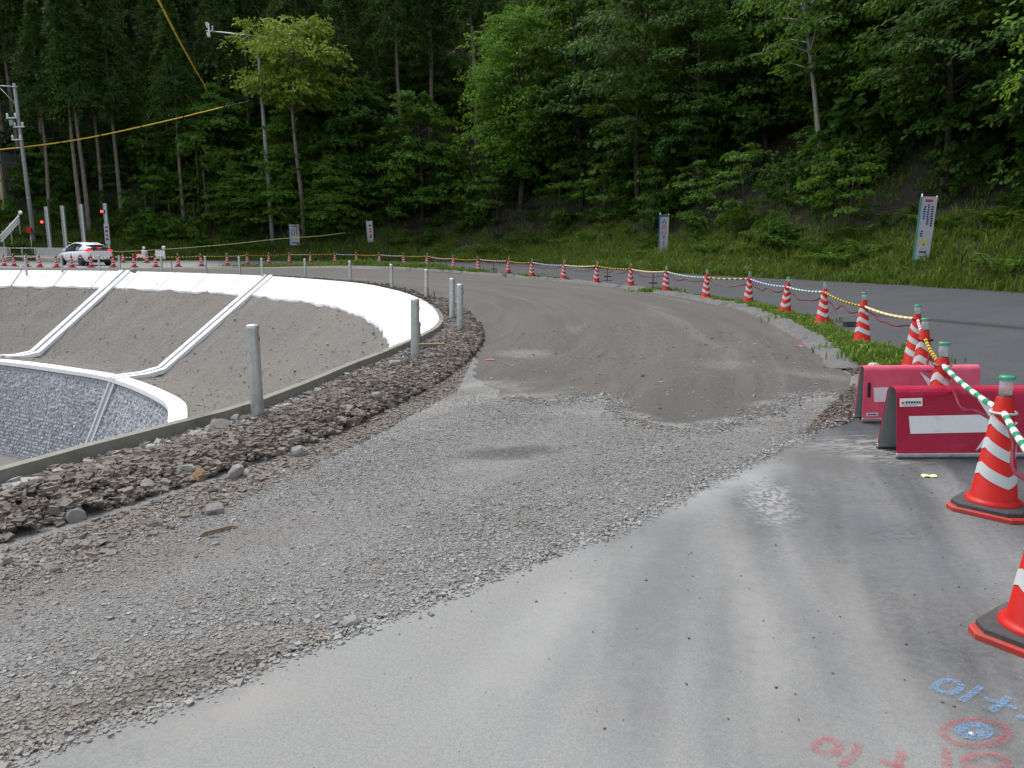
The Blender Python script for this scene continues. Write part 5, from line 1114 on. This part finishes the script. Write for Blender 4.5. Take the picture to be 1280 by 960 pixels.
# white rail climbing a side lane
t = thing('sloping_rail', 'white ribbed rail sloping up at the left edge below the house', 'rail', PD(1, 298, 62.5)); d = PD(24, 273, 64) - PD(1, 298, 62.5)
for e in (0, .22, .44): MB().tube([Vector((0, 0, e - .25)), d + Vector((0, 0, e - .25))], .075, 8).build('beam', M['white'], t)
for u in (.1, .5, .95): MB().tube([d * u + Vector((0, .06, -1.2)), d * u + Vector((0, .06, .4))], .05, 8).build('rail_post', M['steel'], t)
MB().lathe([(0, -.05), (.16, -.04), (.17, 0), (.0, .05)], 14).build('reflector', M['white'], t, d + Vector((.2, -.1, .45)), (R(80), 0, 0))
t = thing('red_box', 'small red box beside the utility pole foot', 'box', PD(37, 288, 63)); MB().box((0, 0, 0), (.35, .25, .4)).build('case', M['red'], t, bevel=.02); MB().tube([(0, .05, -.2), (0, .05, -1.8)], .03, 6).build('stem', M['steel'], t)
# boards by the far road edge
t = thing('roadside_board', 'low red and white board on the far road edge', 'board', PD(176, 327, 60)); MB().box((0, 0, .45), (.75, .05, .42)).build('panel', M['red'], t); MB().box((.02, -.03, .45), (.55, .02, .2)).build('white_strip', M['white'], t)
for x in (-.3, .3): MB().tube([(x, .03, 0), (x, .03, .6)], .025, 6).build('leg', M['steel'], t)
t = thing('sandbag', 'white bag leaning beside the red and white board', 'bag', PD(181, 325, 60)); m_ = rock_mesh(77, (.6, .5, .95), M['white']); link('bag', m_, t, (0, 0, .45)); MB().lathe([(.0, .78), (.09, .82), (.13, .95), (.03, 1.0), (0, 1.0)], 10).build('tied_neck', M['white'], t)
t = thing('roadside_board', 'white board with a round white lamp on the far road edge', 'board', PD(201, 326.5, 60)); bd = MB().box((0, 0, .5), (.72, .06, .62)).build('panel', M['white'], t); MB().box((.0, -.04, .3), (.5, .02, .1)).build('print', plain('grey_print', (.4, .4, .42), .6), bd)
lamp_ = rock_mesh(5, (.34, .34, .34), M['white']); link('lamp_head', lamp_, t, (.32, -.05, .98)); MB().tube([(.32, 0, .0), (.32, 0, .9)], .025, 6).build('lamp_stem', M['steel'], t)
t = thing('helmet_shape', 'pale rounded lump lying on the far rim of the white band', 'lump', P(166, 338.6, .12)); link('lump', rock_mesh(9, (.38, .32, .3), M['rock']), t)

# white hatchback
def car(loc, rz):
    t = thing('parked_car', 'white hatchback seen from behind with its tail lamps lit', 'car', loc, rz)
    L = 4.5; st = [(-2.25, .28, .55, .62, .66), (-2.12, .2, .70, .70, .80), (-1.7, .18, .80, .84, .87), (-1.0, .18, .86, .93, .88), (-.2, .18, .90, .96, .88), (.7, .18, .92, .98, .88), (1.5, .18, .96, 1.02, .88), (1.95, .2, 1.0, 1.08, .86), (2.2, .27, .98, 1.06, .78), (2.25, .36, .9, .98, .7)]
    V = []
    for x, zl, zs, zt, hw in st:
        for y, z in ((-hw * .86, zl), (-hw, zl + .2), (-hw, zs - .12), (-hw * .93, zs), (-hw * .7, zt), (hw * .7, zt), (hw * .93, zs), (hw, zs - .12), (hw, zl + .2), (hw * .86, zl)): V.append((x, y, z))
    n = 10; Fs = [(i * n + k_, i * n + (k_ + 1) % n, (i + 1) * n + (k_ + 1) % n, (i + 1) * n + k_) for i in range(len(st) - 1) for k_ in range(n)] + [tuple(range(n))[::-1], tuple((len(st) - 1) * n + k_ for k_ in range(n))]
    bd = MB().add(V, [f[::-1] for f in Fs], 0, True).build('body', M['paint_white'], t)
    sb = bd.modifiers.new('subsurf', 'SUBSURF'); sb.levels = sb.render_levels = 1
    # cabin: glass shell with a white roof skin and pillars
    ca = [(-1.25, .9, .93, .78, .76), (-.55, .9, 1.33, .78, .60), (.1, .92, 1.45, .78, .58), (.8, .95, 1.44, .78, .56), (1.4, .98, 1.33, .76, .55), (2.05, 1.0, 1.08, .7, .55)]
    V = []
    for x, z0, z1, w0, w1 in ca: V += [(x, -w0, z0), (x, -w1, z1), (x, w1, z1), (x, w0, z0)]
    Fs = [(i * 4 + k_, (i + 1) * 4 + k_, (i + 1) * 4 + k_ + 1, i * 4 + k_ + 1) for i in range(len(ca) - 1) for k_ in range(3)]
    MB().add(V, Fs, 0, True).build('windows', M['glass'], t)
    V = []; roof = [(-.62, 1.31, .62), (-.3, 1.40, .62), (.1, 1.475, .61), (.8, 1.465, .59), (1.35, 1.36, .58), (1.55, 1.31, .56)]
    for x, z, hw in roof: V += [(x, -hw - .02, z - .05), (x, -hw + .04, z + .012), (x, 0, z + .03), (x, hw - .04, z + .012), (x, hw + .02, z - .05)]
    MB().add(V, [(i * 5 + k_, (i + 1) * 5 + k_, (i + 1) * 5 + k_ + 1, i * 5 + k_ + 1) for i in range(len(roof) - 1) for k_ in range(4)], 0, True).build('roof', M['paint_white'], t)
    for s in (-1, 1):
        MB().tube([(-1.3, s * .78, .92), (-.6, s * .62, 1.32)], .035, 6).build('pillar', M['paint_white'], t); MB().tube([(.25, s * .79, .94), (.25, s * .60, 1.45)], .03, 6).build('pillar', M['black'], t)
        MB().add([(1.0, s * .795, .98), (1.9, s * .76, 1.03), (2.08, s * .70, 1.10), (1.45, s * .60, 1.36), (1.25, s * .63, 1.33)], [(0, 1, 2, 3, 4) if s < 0 else (4, 3, 2, 1, 0)]).build('rear_quarter', M['paint_white'], t)
        tl = MB().box((2.17, s * .62, .97), (.14, .34, .09)).box((2.02, s * .77, .98), (.3, .1, .08)).build('tail_lamp', M['tail'], t)
        MB().box((2.24, s * .68, .5), (.05, .22, .18)).build('bumper_vent', M['black'], t)
        MB().box((-.75, s * .95, .98), (.16, .16, .11)).build('mirror', M['paint_white'], t, bevel=.03)
        for x in (-1.38, 1.38):
            wh = MB().lathe([(.2, -.1), (.31, -.1), (.325, -.06), (.325, .06), (.31, .1), (.2, .1)], 24).build('wheel', M['tyre'], t, (x, s * .80, .325), (R(90), 0, 0))
            rm_ = MB().lathe([(.21, -.085), (.21, .085), (.05, .095), (0, .095)], 20).build('rim', M['alloy'], wh)
            MB().lathe([(.37, -.02), (.37, .03)], 24, caps=True).build('wheel_arch', M['black'], t, (x, s * .872, .335), (R(90), 0, 0))
    MB().box((2.0, 0, 1.115), (.5, 1.2, .03), 0).build('spoiler', M['black'], t); MB().box((2.14, 0, 1.135), (.03, .3, .025)).build('brake_lamp', M['lamp_red'], t)
    MB().box((2.2, 0, .98), (.06, 1.0, .08)).build('rear_panel', M['glass'], t)
    MB().box((2.262, 0, .74), (.015, .34, .17)).build('number_plate', M['white'], t); MB().box((2.2, 0, .33), (.16, 1.1, .16)).build('lower_bumper', M['black'], t)
    return t
cp_ = P(107, 331.5, .01); car((cp_.x, cp_.y, .01), R(-38))

# ------------------------------------------------------------------ tell apart trees that would share a label, by their order from the left
by = {}
for o in bpy.data.objects:
    if o.get('group') == 'trees of the hillside forest': by.setdefault(o['label'], []).append(o)
for lab, os_ in by.items():
    if len(os_) > 1:
        os_.sort(key=lambda o: float(to_px(*o.location)[0])); n = len(os_)
        for i, o in enumerate(os_):
            o['label'] = lab + (', ' + ('left one' if i == 0 else 'right one') if n == 2 else f', {ORD[i]} from left')
